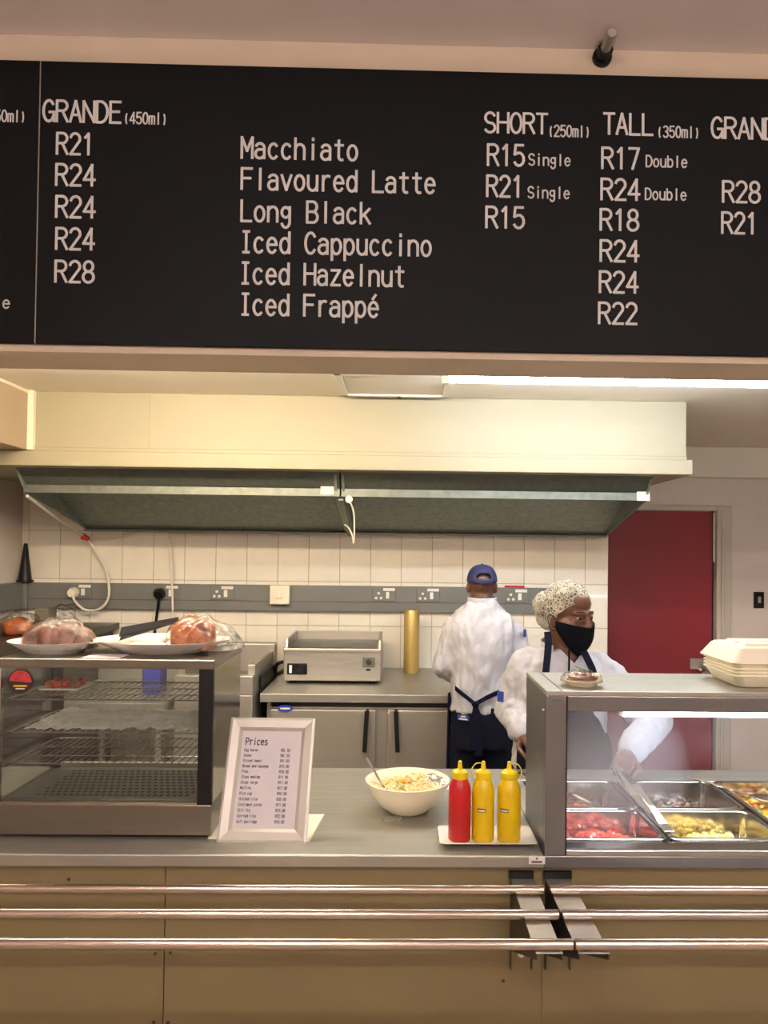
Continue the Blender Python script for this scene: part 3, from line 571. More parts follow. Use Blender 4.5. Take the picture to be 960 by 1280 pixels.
MB().tube(smooth_path([(gx0+.003, GY+.2, kz+.10), (gx0-.06, GY+.2, kz+.085), (gx0-.085, GY+.25, kz+.03), (gx0-.075, GY+.32, kz+.011), (gx0-.05, GY+.5, kz+.011)]), .010, 8).build('power_lead', 'black_plastic', gr, smooth=True)

# upright roll
rp0 = at(514, 836, 4.80); rx = (at(524, 800, 4.8).x-at(504.5, 800, 4.8).x)/2
ro = thing('wrapping_roll', 'tall gold brown roll standing upright on the steel counter', 'roll', (rp0.x, 4.8, kz))
rh = at(514, 762, 4.8).z-kz
MB().lathe([(rx*.98, 0), (rx, .01), (rx, rh-.004), (rx*.96, rh), (rx*.45, rh), (rx*.42, rh-.03)], (rp0.x, 4.8, kz), 24).build('wrap', 'gold_roll', ro, smooth=True)
MB().tube([(rp0.x, 4.8, kz+rh-.02), (rp0.x, 4.8, kz+rh+.004)], rx*.42, 16).build('core', 'brown_box', ro, smooth=True)

# fryer / sink unit left of the fridge
FY = 4.0
f0 = at(290, 900, FY).x-.30; f1 = at(316, 850, FY).x; fzf = at(300, 845, FY).z; fzb = at(320, 803, 4.7).z
fy = thing('deep_fryer', 'freestanding stainless fryer with raised back beside the fridge counter', 'fryer', ((f0+f1)/2, 4.3, 0))
part('body', 'steel', fy, (f0, f1, FY, 4.7, .1, fzf-.10), bevel=.004)
part('rim_front', 'steel_h', fy, (f0, f1, FY, FY+.06, fzf-.10, fzf), bevel=.004)
part('rim_side', 'steel', fy, (f1-.04, f1, FY+.06, 4.64, fzf-.10, fzf+.05), bevel=.004)
part('rim_side', 'steel', fy, (f0, f0+.04, FY+.06, 4.64, fzf-.10, fzf+.05), bevel=.004)
part('back_panel', 'steel', fy, (f0, f1+.008, 4.64, 4.74, fzf-.10, fzb), bevel=.005)
part('oil_tank', 'steel_dark', fy, (f0+.05, f1-.05, FY+.07, 4.62, fzf-.10, fzf-.07))
for xx in (f0+.05, f1-.05):
    for yy in (FY+.06, 4.62): MB().tube([(xx, yy, 0), (xx, yy, .1)], .025, 8).build('foot', 'steel_dark', fy)
gp = tag(part('gap_block', 'steel_dark', None, (f1+.012, kx0-.012, FY+.16, 4.7, 0, fzf-.02), bevel=.004), 'narrow dark gap filler cabinet between fryer and fridge counter', 'block')  # solid dark block stands in for the dark gap between the units

# counter along the left wall with things on it
LT = at(20, 797, 4.1).z
lc = thing('side_counter', 'dark steel counter along the left kitchen wall', 'counter', (XL+.3, 4.3, 0))
lx1 = XL+.64
part('worktop', 'steel_dark', lc, (XL+.002, lx1, 3.35, 4.98, LT-.04, LT), bevel=.004)
part('base', 'black_plastic', lc, (XL+.002, lx1-.03, 3.38, 4.95, .08, LT-.04))
for yy in (3.42, 4.9):
    MB().tube([(lx1-.08, yy, 0), (lx1-.08, yy, .08)], .03, 8).build('foot', 'steel_dark', lc)
bbx = at(57, 780, 4.6)
bo = thing('grey_box', 'small upright brownish grey box on the left counter', 'box', (bbx.x, 4.6, LT))
part('carton', 'brown_box', bo, (at(48, 775, 4.6).x, at(65, 775, 4.6).x, 4.55, 4.66, LT, at(55, 760, 4.6).z), bevel=.003)
part('flap', 'brown_box', bo, (at(48, 775, 4.6).x, at(65, 775, 4.6).x, 4.55, 4.552, at(55, 760, 4.6).z, at(55, 759, 4.6).z))
pg = at(79, 770, 4.62)
def lump(name, c, r, m, parent=None, amp=.02, sc=14, seed=0, label=None, cat=None, flat=True, nu=28, nv=18):
    o = MB().ell((0, 0, 0), r, None, nu, nv).build(name, m, None, smooth=True)
    for v in o.data.vertices:
        n_ = v.co.normalized(); v.co += n_*amp*noise.noise(v.co*sc+Vector((seed, seed, 0)))
        if flat and v.co.z < -r[2]*.55: v.co.z = -r[2]*.55
    for v in o.data.vertices: v.co += Vector(c)
    if parent: setpar(o, parent)
    if label: tag(o, label, cat)
    return o
lump('plastic_bag', (pg.x+.01, 4.62, LT+.055), (.07, .06, .10), 'film', None, .05, 16, 3, 'crumpled clear plastic bag beside the grey box', 'plastic bag')
bg = at(24, 785, 4.25)
bgt = thing('bread_bag', 'bag of bread rolls in clear plastic in the far left corner', 'bread bag', (bg.x, 4.25, LT))
lump('bread', (bg.x-.01, 4.25, LT+.033), (.085, .06, .06), 'bread', bgt, .012, 20, 1)
lump('bag', (bg.x+.005, 4.25, LT+.043), (.115, .075, .078), 'film', bgt, .03, 18, 5)

# ================================================================== SERVING COUNTERS
CT = at(480, 1069, YC).z; CB = 2.80
c1 = at(680.5, 1075, YC).x
pz0 = .1; YP = YC+.02
sc = thing('serving_counter', 'long serving counter with steel worktop and olive front panels', 'counter', (-.8, 2.4, 0))
et = at(480, 1085, YC).z
part('worktop', 'worktop_steel', sc, (XL+.01, c1, YC, CB, et, CT), bevel=.004)
psx = at(206, 1150, YP).x
for a, b in ((XL+.01, psx-1.222), (psx-1.22, psx-.001), (psx+.001, c1)): part('front_panel', 'panel_olive', sc, (a, b, YP, YP+.018, pz0, et), bevel=.0012)
part('body', 'steel', sc, (XL+.01, c1-.002, YP+.018, CB-.03, pz0, et))
part('plinth', 'steel_dark', sc, (XL+.01, c1-.002, YP+.06, CB-.08, 0, pz0))
for px, py in ((86, 1099), (194, 1192), (213, 1191), (192, 1278), (210, 1278), (629, 1226)):
    p = at(px, py, YP); MB().tube([(p.x, YP, p.z), (p.x, YP-.0015, p.z)], .0045, 8).build('screw_head', 'steel_dark', sc)
sk = at(671, 1075, YC); part('maker_label', 'label_white', sc, (sk.x-.021, sk.x+.021, YC-.0012, YC, sk.z-.010, sk.z+.010))
part('label_print', 'ink_soft', sc, (sk.x-.014, sk.x+.014, YC-.0016, YC-.0012, sk.z-.007, sk.z-.002))
MB().ell((sk.x, YC-.0012, sk.z+.004), (.003, .0006, .003), None, 8, 6).build('label_mark', 'ink_soft', sc)

# hot counter (right)
hc = thing('serving_counter', 'hot food counter with steel wells under the glass display', 'counter', (1.2, 2.4, 0))
c2 = c1+.0008; XH = 2.3
part('front_edge', 'steel_grey', hc, (c2, XH, YC, YC+.02, et, CT), bevel=.003)
part('front_panel', 'panel_olive', hc, (c2, XH, YP, YP+.018, pz0, et))
part('plinth', 'steel_dark', hc, (c2, XH, YP+.06, CB-.08, 0, pz0))
part('body', 'steel', hc, (c2, XH, YP+.018, CB-.03, pz0, CT-.20))
part('back_panel', 'steel', hc, (c2, XH, CB-.05, CB-.03, CT-.20, CT-.01))
wy = [at(780, 1052, YC).z, 0]
Y1, Y2, Y3 = 2.105, 2.355, 2.655   # pan rows: front, divider, back
X1, X2, X3 = c2+.05, at(838, 1050, Y1).x, 0
X3 = X2+.33
DZ = CT+.004
part('deck_front', 'polished', hc, (c2, XH, YC+.02, Y1-.004, CT-.03, CT), bevel=.003)
part('deck_back', 'worktop_steel', hc, (c2, XH, Y3+.006, CB, CT-.03, CT), bevel=.003)
part('deck_side', 'steel', hc, (c2, X1-.004, Y1-.004, Y3+.006, CT-.03, CT))
part('deck_side', 'steel', hc, (X3+.44, XH, Y1-.004, Y3+.006, CT-.03, CT))
part('inner_wall', 'steel_dark', hc, (c2, c2+.01, YP+.02, CB-.05, CT-.2, CT-.03))

# tray slides: three rails and a bracket on each counter
RZ = at(480, 1111, 1.92).z
ry = [(CAMH-RZ)*FPX/(y-691.5) for y in (1110.5, 1141, 1177.5)]
for root, xa, xb, brx in ((sc, XL+.05, None, (640, 668)), (hc, None, XH, (684, 716))):
    for i, (yy, e1, e2) in enumerate(zip(ry, (681, 700, 718), (687, 702, 717.5))):
        a = xa if xa is not None else at(e2+(1 if i == 2 else 0), 1110, yy).x; b = xb if xb is not None else at(e1-1, 1110, yy).x
        MB().tube([(a, yy, RZ), (a+.002, yy, RZ), (b-.002, yy, RZ), (b, yy, RZ)], [.009, .0115, .0115, .009], 16).build('tray_rail', 'rail_steel', root, smooth=True)
    a, b = at(brx[0], 1095, 1.99).x, at(brx[1], 1095, 1.99).x
    br = part('bracket', 'steel_h', root, (a, b, ry[2]-.01, YP, RZ-.016, RZ-.0125), bevel=.001)
    for xx in (a, b-.003):
        MB().prism([(ry[2]-.01, RZ-.016), (ry[2]-.01, RZ-.028), (YP-.004, RZ-.20), (YP-.004, RZ-.016)], 'x', xx, xx+.003).build('gusset', 'steel_dark', br)
    part('wall_flange', 'panel_olive', br, (a-.0, b+.0, YP-.004, YP, RZ-.245, RZ-.016))  # steel flange given the panel's olive, its reflection put into the colour
    for xx in (a, b-.003): part('flange_edge', 'steel_dark', br, (xx, xx+.003, YP-.016, YP-.004, RZ-.245, RZ-.15))
    MB().tube([((a+b)/2, YP-.004, RZ-.205), ((a+b)/2, YP-.012, RZ-.205)], .010, 8).build('bolt', 'polished', br)
    part('top_clip', 'black_plastic', br, (a-.004, b+.002, YP-.012, YP, RZ-.012, RZ+.006))

# ------------------------------------------------------------------ glass display box on the hot counter
bz = at(700, 868.5, YC).z; bYb = YC+.31
dx = c2
ds = thing('food_display', 'steel framed glass sneeze guard box lit from inside', 'display case', (1.2, YC+.15, CT))
part('side_panel', 'steel_grey', ds, (dx, dx+.004, YC+.02, bYb, CT, bz-.003), bevel=.001)
pxr = at(709, 960, YC).x
part('corner_post', 'steel_grey', ds, (dx, pxr-.003, YC, YC+.02, CT, bz-.003), bevel=.002)
part('post_seal', 'black_plastic', ds, (pxr-.003, pxr, YC+.002, YC+.02, CT, bz-.003))
part('top', 'worktop_steel', ds, (dx, XH, YC, bYb, bz-.003, bz+.010), bevel=.002)
jt = at(703, 868, YC).x; part('top_joint', 'steel_dark', ds, (jt-.002, jt+.0005, YC, bYb, bz+.010, bz+.0108))
hz_ = at(800, 890, YC).z
part('header', 'steel_grey', ds, (pxr, XH, YC, YC+.015, hz_, bz-.003), bevel=.002)
part('front_glass', 'glass_steamy', ds, (pxr, XH, YC+.006, YC+.011, CT, hz_))
part('glass_channel', 'polished', ds, (pxr, XH, YC+.001, YC+.018, CT, CT+.014), bevel=.002)
part('rear_rail', 'steel_h', ds, (dx, XH, bYb-.02, bYb, bz-.04, bz-.003))
lf = part('lamp_tray', 'white_plastic', ds, (pxr+.02, XH-.05, YC+.05, YC+.17, bz-.02, bz-.003))
tx0 = at(778, 905, YC+.11).x
MB().tube([(tx0, YC+.11, hz_-.018), (XH-.1, YC+.11, hz_-.018)], .017, 12).build('lamp_tube', 'case_tube', ds, smooth=True)  # tube thickened so that its shape takes in the bloom
for xx in (tx0-.012, 1.4): part('lamp_holder', 'cream_plastic', ds, (xx, xx+.012, YC+.096, YC+.124, hz_-.03, bz-.02))
area('display_lamp', (1.35, YC+.11, hz_-.040), 1.2, .04, 7, (.80, .88, 1.0))
ml = at(695.5, 873.5, YC); part('maker_label', 'galvanised_light', ds, (ml.x-.020, ml.x+.020, YC-.0012, YC, ml.z-.010, ml.z+.009))
part('label_print', 'ink_soft', ds, (ml.x-.014, ml.x+.014, YC-.0016, YC-.0012, ml.z-.006, ml.z))
MB().ell(at(679, 887, YC+.02)-Vector((0, 0, 0)), .0035, None, 8, 6).build('rivet', 'label_white', ds)

# gastronorm pans
def pan(x0, x1, y0, y1, depth, label, z=None):
    z = CT+.002 if z is None else z; t = thing('food_pan', label, 'food pan', ((x0+x1)/2, (y0+y1)/2, z-depth), 'steel food pans in the hot counter')
    def rr(x0, x1, y0, y1, r, n=5):
        o = []
        for cx, cy, a in ((x1-r, y1-r, 0), (x0+r, y1-r, 90), (x0+r, y0+r, 180), (x1-r, y0+r, 270)):
            o += [(cx+r*math.cos(R(a+90*i/n)), cy+r*math.sin(R(a+90*i/n))) for i in range(n+1)]
        return o
    prof = [(0, z-.008), (0, z+.001), (.004, z+.003), (.014, z+.003), (.018, z), (.026, z-depth*.9), (.045, z-depth)]
    rings = []
    for ins, zz in prof:
        rings.append([(x, y, zz) for x, y in rr(x0+ins, x1-ins, y0+ins, y1-ins, max(.004, .028-ins*.3))])
    n = len(rings[0]); vs = [v for g in rings for v in g]; fs = []
    for i in range(len(rings)-1):
        for k in range(n): fs.append((i*n+k, i*n+(k+1) % n, (i+1)*n+(k+1) % n, (i+1)*n+k))
    fs.append(tuple(range((len(rings)-1)*n, len(rings)*n)))
    MB().add(vs, fs).build('tray', 'polished', t, smooth=True)
    return t
pan(X1, X2-.004, Y1, Y2-.004, .10, 'steel pan of chopped red tomato in the front row')
pan(X2+.002, X3, Y1, Y2-.004, .10, 'steel pan of scrambled yellow food in the front row')
pan(X1, X2-.004, Y2+.002, Y3, .10, 'steel pan of brown meat pieces at back beside the corner post')
pan(X2+.002, X3, Y2+.002, Y3, .10, 'steel pan of dark mince behind the yellow food')
pan(X3+.008, X3+.43, Y1, Y3, .10, 'long steel pan heaped with yellow casserole at the right edge')
def bits(name, m, x0, x1, y0, y1, z0, h, n, s, label, cat, seed, base=None, slope=0):
    rnd = random.Random(seed); mb = MB(); nm = len(m) if isinstance(m, list) else 1
    # bed of food, then pieces lying on it
    mb.grid(lambda u, v: (x0+(x1-x0)*u, y0+(y1-y0)*v, z0+h*.8*(math.sin(PI*u)*math.sin(PI*v))**.5*(.8+.3*noise.noise(Vector((u*5, v*4, seed))))+slope*(1-v)), 18, 12)
    for i in range(n):
        u, v = rnd.uniform(.04, .96), rnd.uniform(.04, .96); mb.cur = rnd.randrange(nm)
        z = z0+h*(math.sin(PI*u)*math.sin(PI*v))**.5*(.7+.4*noise.noise(Vector((u*5, v*4, seed))))+rnd.uniform(-.003, .006)+slope*(1-v)
        q = s*rnd.uniform(.6, 1.3); rot = Matrix.Rotation(rnd.uniform(0, 6), 3, 'Z') @ Matrix.Rotation(rnd.uniform(0, 6), 3, 'X')
        mb.ell((x0+(x1-x0)*u, y0+(y1-y0)*v, z), (q, q*rnd.uniform(.5, .9), q*rnd.uniform(.4, .8)), rot, 6, 4)
    o = mb.build(name, m, None, smooth=False); tag(o, label, cat, None, 'stuff'); return o
zf = CT-.082
bits('chopped_tomato', ['tomato', 'tomato', 'tomato', 'casserole_red', 'tomato'], X1+.045, X2-.05, Y1+.045, Y2-.05, zf, .055, 130, .016, 'bright red chopped tomato in the front steel pan', 'tomato', 1, slope=.012)
bits('scrambled_egg', ['egg_yellow', 'egg_yellow', 'gravy'], X2+.048, X3-.045, Y1+.045, Y2-.05, zf, .05, 150, .013, 'pale yellow scrambled food in the front steel pan', 'egg dish', 2, slope=.012)
bits('meat_pieces', ['meat_brown', 'meat_brown', 'bread'], X1+.045, X2-.05, Y2+.045, Y3-.05, zf, .04, 60, .015, 'brown meat pieces in the back pan beside the post', 'meat', 3)
bits('cooked_mince', ['meat_brown', 'bread_pink', 'hot_water'], X2+.048, X3-.045, Y2+.045, Y3-.05, zf, .035, 90, .011, 'scattered brown mince in the back middle pan', 'mince', 4)
bits('casserole', ['casserole', 'casserole', 'egg_yellow', 'casserole_red', 'casserole', 'herb'], X3+.055, X3+.38, Y1+.05, Y3-.05, CT-.07, .085, 420, .014, 'heaped yellow and red casserole in the long right pan', 'casserole', 5)
# serving tongs, spoons
def flatbar(path, wv, w, th, mb=None):
    mb = mb or MB(); path = [Vector(p) for p in path]; wv = Vector(wv).normalized(); vs = []; fs = []
    for i, p in enumerate(path):
        t = (path[min(i+1, len(path)-1)]-path[max(i-1, 0)]).normalized(); n = t.cross(wv).normalized(); ww = w[i] if isinstance(w, list) else w
        vs += [p+wv*ww+n*th, p-wv*ww+n*th, p-wv*ww-n*th, p+wv*ww-n*th]
    for i in range(len(path)-1):
        for k in range(4): fs.append((i*4+k, i*4+(k+1) % 4, i*4+4+(k+1) % 4, i*4+4+k))
    fs += [(0, 1, 2, 3), tuple(len(vs)-4+k for k in range(4))]
    return mb.add(vs, fs)
ta = at(768, 957, 2.50); tb = at(838, 1046, Y1+.03); tb.z = max(tb.z, CT+.012)
tg = thing('serving_tongs', 'long chrome serving tongs resting across the pans in her hand', 'tongs', tb)
dirv = (tb-ta).normalized(); side = dirv.cross(Vector((0, 0, 1))).normalized(); upv = side.cross(dirv)
for s, nm in ((1, 'upper_arm'), (-1, 'lower_arm')):
    pts = [ta+(tb-ta)*t+upv*s*(.004+.016*math.sin(PI*min(1, t*1.1))*.9)+side*s*.004*t for t in (0, .15, .4, .7, .9, 1)]
    flatbar(pts, side, [.006, .011, .012, .009, .013, .016], .0012).build(nm, 'polished', tg, bevel=.0006)
MB().tube([ta-side*.010, ta+side*.010], .007, 10).build('spring_end', 'polished', tg)
la = at(858, 975, 2.69); lb_ = at(935, 1001, 2.48); la.z = max(la.z, CT+.008); lb_.z = max(lb_.z, CT+.012)
ld = thing('serving_spoon', 'steel serving spoon lying in the long casserole pan', 'spoon', (lb_.x, lb_.y, lb_.z))
flatbar([la+(lb_-la)*t for t in (0, .3, .7, 1)], (0, 1, .2), [.010, .007, .006, .008], .0015).build('handle', 'polished', ld)
MB().grid(lambda u, v: (lb_.x+.11*u-.005, lb_.y-.02+.035*math.sin(PI*max(.05, min(.95, u)))**.6*(v-.5)*2, lb_.z-.015*math.sin(PI*u)*(1-(2*v-1)**2)-.01*u), 10, 8).build('bowl', 'polished', ld, solid=.002, smooth=True)
qa = at(716, 993, 2.62); qb = at(750, 1010, 2.44)
qs = thing('serving_spoon', 'steel serving spoon in the brown meat pan beside the post', 'spoon', (qb.x, qb.y, qb.z))
flatbar([qa+(qb-qa)*t+Vector((0, 0, .0)) for t in (0, .5, 1)], (1, .4, 0), [.008, .006, .007], .0015).build('handle', 'polished', qs)
MB().ell(qb+Vector((.03, -.03, -.012)), (.034, .022, .006), Matrix.Rotation(R(-35), 3, 'Z'), 14, 6).build('bowl', 'polished', qs, smooth=True)

# ================================================================== THINGS ON THE COUNTERS
def ptz(px, py, z):
    d = fw*FPX + rt2*(px-480-SHX) - up2*(py-640-SHIFT); t = (z-CAMH)/d.z
    return Vector((0, 0, CAMH)) + d*t
# prep table between side counter and fryer, with a blue tub and a tray on it
ptx0, ptx1 = lx1+.01, f0-.02; ptz_ = at(150, 874, 4.0).z
pt = thing('prep_table', 'stainless prep table seen through the glass warmer', 'table', ((ptx0+ptx1)/2, 4.3, 0))
part('top', 'worktop_steel', pt, (ptx0, ptx1, 3.9, 4.62, ptz_-.04, ptz_), bevel=.004)
part('undershelf', 'steel', pt, (ptx0+.03, ptx1-.03, 3.95, 4.6, .3, .32))
part('back_splash', 'steel', pt, (ptx0, ptx1, 4.62, 4.635, ptz_-.04, ptz_+.08))
for xx in (ptx0+.05, ptx1-.05):
    for yy in (3.96, 4.56): MB().tube([(xx, yy, 0), (xx, yy, ptz_-.04)], .02, 8).build('leg', 'steel', pt)
bt = at(189, 872, 4.15)
tb_ = thing('blue_tub', 'blue plastic tub on the prep table behind the warmer', 'tub', (bt.x, 4.2, ptz_))
part('tub', 'blue_box', tb_, (at(177, 860, 4.15).x, at(200, 860, 4.15).x, 4.15, 4.28, ptz_, ptz_+.15), bevel=.01)
part('lid', 'blue_box', tb_, (at(177, 860, 4.15).x-.006, at(200, 860, 4.15).x+.006, 4.144, 4.286, ptz_+.15, ptz_+.165), bevel=.004)
# ------------------------------------------------------------------ glass food warmer
WY0 = 2.11; WY1 = 2.47
wx1 = at(265, 940, WY0).x; wx0 = at(-9, 940, WY0).x; wz0 = CT+.007
wzt = at(130, 824, WY0).z; wzh = at(130, 835.5, WY0).z; wzg = at(130, 1003, WY0).z; xp = at(247, 940, WY0).x
wm = thing('food_warmer', 'stainless countertop food warmer with glass front and wire shelves', 'food warmer', ((wx0+wx1)/2, 2.29, CT))
part('base', 'warmer_steel', wm, (wx0, wx1, WY0, WY1, wz0, wzg-.006), bevel=.003)
part('base_strip', 'polished', wm, (wx0, xp, WY0-.002, WY0+.004, wzg-.006, wzg+.001))
part('top', 'warmer_steel', wm, (wx0, wx1+.004, WY0-.004, WY1+.004, wzh, wzt), bevel=.003)
part('corner_post', 'black_plastic', wm, (xp, wx1, WY0, WY0+.016, wzg-.006, wzh), bevel=.002)
part('corner_post', 'polished', wm, (wx0, wx0+.018, WY0, WY0+.016, wzg-.006, wzh), bevel=.002)
part('rear_post', 'black_plastic', wm, (wx0, wx0+.035, WY1-.018, WY1, wzg-.006, wzh), bevel=.002)
part('rear_post', 'black_plastic', wm, (wx1-.03, wx1-.006, WY1-.018, WY1, wzg-.006, wzh), bevel=.002)
part('side_panel', 'polished', wm, (wx1-.005, wx1, WY0+.016, WY1, wzg-.006, wzh))
part('side_glass', 'glass', wm, (wx0+.002, wx0+.007, WY0+.016, WY1-.018, wzg-.006, wzh))
part('front_glass', 'glass', wm, (wx0+.018, xp, WY0+.004, WY0+.009, wzg, wzh))
part('rear_glass', 'glass', wm, (wx0+.035, wx1-.03, WY1-.012, WY1-.007, wzg+.03, wzh))
part('rear_rail', 'steel_h', wm, (wx0+.035, wx1-.03, WY1-.018, WY1, wzg-.006, wzg+.012))
for xx in (wx0+.05, wx1-.05):
    for yy in (WY0+.05, WY1-.05): MB().tube([(xx, yy, CT), (xx, yy, wz0)], .02, 10).build('foot', 'black_plastic', wm)
bpz = wzg+.002
bpl = part('perforated_plate', 'galvanised_light', wm, (wx0+.04, wx1-.04, WY0+.03, WY1-.03, wzg-.006, bpz))
sl = MB()
for j in range(9):
    for i in range(24):
        x = wx0+.10+i*.0178+(j % 2)*.009; y = WY0+.055+j*.029
        if x > wx1-.06: continue
        sl.add([(x-.006, y-.007, bpz+.0006), (x+.004, y-.007, bpz+.0006), (x+.006, y+.007, bpz+.0006), (x-.004, y+.007, bpz+.0006)], [(0, 1, 2, 3)])
so = sl.build('slot_pattern', 'black_gap', bpl); so['kind'] = 'stuff'
for si, py in enumerate((875, 916, 955)):
    z = at(130, py, WY0+.03).z; a, b = wx0+.025, wx1-.03
    m = MB()
    m.tube([(a, WY0+.03, z), (b, WY0+.03, z), (b, WY1-.04, z), (a, WY1-.04, z), (a, WY0+.03, z)], .0024, 6, False)
    for k in range(27):
        x = a+(b-a)*(k+.5)/27; m.tube([(x, WY0+.03, z+.002), (x, WY1-.04, z+.002)], .0014, 5)
    for yy in (WY0+.12, WY0+.22): m.tube([(a, yy, z-.002), (b, yy, z-.002)], .002, 5)
    sh = m.build('wire_shelf', 'polished', wm, smooth=True)
    for xx in (a-.004, b+.004): part('shelf_runner', 'steel_dark', sh, (xx-.004, xx+.004, WY0+.02, WY1-.03, z-.008, z-.003))
    if si == 1: foilz = z
fo = MB().grid(lambda u, v: (wx0+.06+(wx1-wx0-.105)*u, WY0+.045+(WY1-WY0-.10)*v, foilz+.006+.012*abs(noise.noise(Vector((u*9, v*6, 1))))+.006*noise.noise(Vector((u*30, v*20, 4)))), 60, 30).build('foil_sheet', 'foil', None, solid=.001)
tag(fo, 'crinkled kitchen foil spread over the middle wire shelf', 'foil')
fz = at(80, 864, WY0+.03).z+.004
sk_ = at(25, 852, WY0)
stk = MB().prism([(sk_.x+.034*math.cos(a*PI/16), sk_.z+.034*math.sin(a*PI/16)) for a in range(32)], 'y', WY0+.002, WY0+.0038).build('round_sticker', 'sticker_dark', wm)
MB().prism([(sk_.x+.030*math.cos(R(a)), sk_.z+.030*math.sin(R(a))) for a in range(-5, 190, 13)], 'y', WY0+.0012, WY0+.002).build('sticker_print', 'sticker_red', stk)
part('sticker_line', 'mustard', stk, (sk_.x-.018, sk_.x+.018, WY0+.0012, WY0+.002, sk_.z-.014, sk_.z-.010))
part('sticker_line', 'label_white', stk, (sk_.x-.012, sk_.x+.012, WY0+.0012, WY0+.002, sk_.z-.021, sk_.z-.018))
# tray of red pieces seen inside the warmer on the top shelf
zt1 = at(130, 875, WY0+.03).z+.0045
trx = at(83, 862, WY0+.2)
tt = thing('snack_tray', 'small tray of red snacks on the top warmer shelf', 'tray', (trx.x, WY0+.2, zt1))
part('tray', 'ceramic', tt, (trx.x-.055, trx.x+.055, WY0+.14, WY0+.26, zt1, zt1+.006), bevel=.002)
for k in range(8): lump('snack', (trx.x-.036+.024*(k % 4), WY0+.17+.055*(k//4), zt1+.013), (.012, .020, .012), 'tomato' if k % 3 else 'bread', tt, .004, 60, k, nu=12, nv=8)

# ------------------------------------------------------------------ plates on the warmer
def oval_plate(name, c, rx, ry, h, m, label):
    o = MB().lathe([(.50, 0), (.60, 0), (.66, .18), (.98, .92), (1.0, 1.0), (.985, 1.0), (.66, .36), (.60, .22), (.001, .20)], (0, 0, 0), 40, 1, 1, True).build(name, m, None, smooth=True)
    for v in o.data.vertices: v.co = Vector((c[0]+v.co.x*rx, c[1]+v.co.y*ry, c[2]+v.co.z*h))
    return tag(o, label, 'plate')
wt = wzt
p1 = at(69, 805, 2.25); oval_plate('oval_plate', (p1.x, 2.25, wt+.0005), .128, .115, .034, 'ceramic', 'white plate of wrapped brown buns on the food warmer')
p2 = at(203, 805, 2.29); oval_plate('oval_plate', (p2.x, 2.29, wt+.0005), .198, .15, .036, 'ceramic', 'large oval white plate with a wrapped loaf on the food warmer')
bw = thing('wrapped_buns', 'pinkish brown buns wrapped in shiny cling film on the left plate', 'buns', (p1.x, 2.25, wt+.01))
for k, (dx_, dy_, r_, seed) in enumerate(((-.048, .0, (.040, .055, .042), 1), (-.006, -.02, (.040, .05, .044), 2), (.036, .0, (.043, .055, .05), 3), (.068, .01, (.034, .05, .04), 5))):
    lump('bun', (p1.x+dx_+.004, 2.25+dy_, wt+.010+r_[2]*.56), r_, 'bread_pink', bw, .010, 24, seed)
o = MB().ell((0, 0, 0), (.108, .082, .080), None, 40, 24).build('cling_film', 'film', None, smooth=True)
for v in o.data.vertices:
    v.co += v.co.normalized()*.014*noise.noise(v.co*26); v.co.z = max(v.co.z, -.004); v.co += Vector((p1.x+.008, 2.25, wt+.016))
setpar(o, bw)
bl = at(243, 800, 2.27)
bf = thing('wrapped_loaf', 'orange brown bread loaf wrapped in clear film on the oval plate', 'loaf', (bl.x, 2.27, wt+.01))
lump('loaf', (bl.x-.020, 2.27, wt+.010+.033), (.046, .055, .060), 'bread', bf, .010, 16, 1)
lump('loaf', (bl.x+.026, 2.265, wt+.010+.031), (.042, .052, .056), 'bread', bf, .010, 16, 9)
o = MB().ell((0, 0, 0), (.095, .080, .096), None, 40, 24).build('cling_film', 'film', None, smooth=True)
for v in o.data.vertices:
    v.co += v.co.normalized()*.016*noise.noise(v.co*24+Vector((4, 0, 0)))
    if v.co.x > .03: v.co.x += (v.co.x-.03)*.5; v.co.z *= .9
    v.co.z = max(v.co.z, -.004); v.co += Vector((bl.x+.008, 2.268, wt+.017))
setpar(o, bf)
ck = at(168, 802, 2.27)
nk = MB().grid(lambda u, v: (ck.x-.10+.20*u, 2.19+.14*v, wt+.036+.010*noise.noise(Vector((u*5, v*4, 2)))+.010*math.sin(PI*u)*math.sin(PI*v)+.004*noise.noise(Vector((u*14, v*12, 7)))), 30, 20).build('cloth_napkin', 'napkin', None, solid=.002, smooth=True)
for v in nk.data.vertices: pass
tag(nk, 'crumpled white cloth on the oval plate left of the loaf', 'napkin')
ka, kb_ = at(150, 790, 2.19), at(222, 775, 2.29)
kn = thing('steel_tongs', 'dark grey tongs lying over the cloth beside the wrapped loaf', 'tongs', (ka.x, ka.y, ka.z))
for s_ in (0, 1): flatbar([ka+(kb_-ka)*t+Vector((0, .006*s_, -.012*s_*(1-t))) for t in (0, .4, 1)], (.1, .5, 1), [.014, .012, .009], .0022).build('arm', 'steel_dark', kn)
pp = at(140, 818, 2.16)
tag(MB().box(pp.x-.07, pp.x+.035, 2.12, 2.20, wt+.0003, wt+.0018).build('paper_sheet', 'paper', None), 'small white paper under the edge of the oval plate', 'paper')

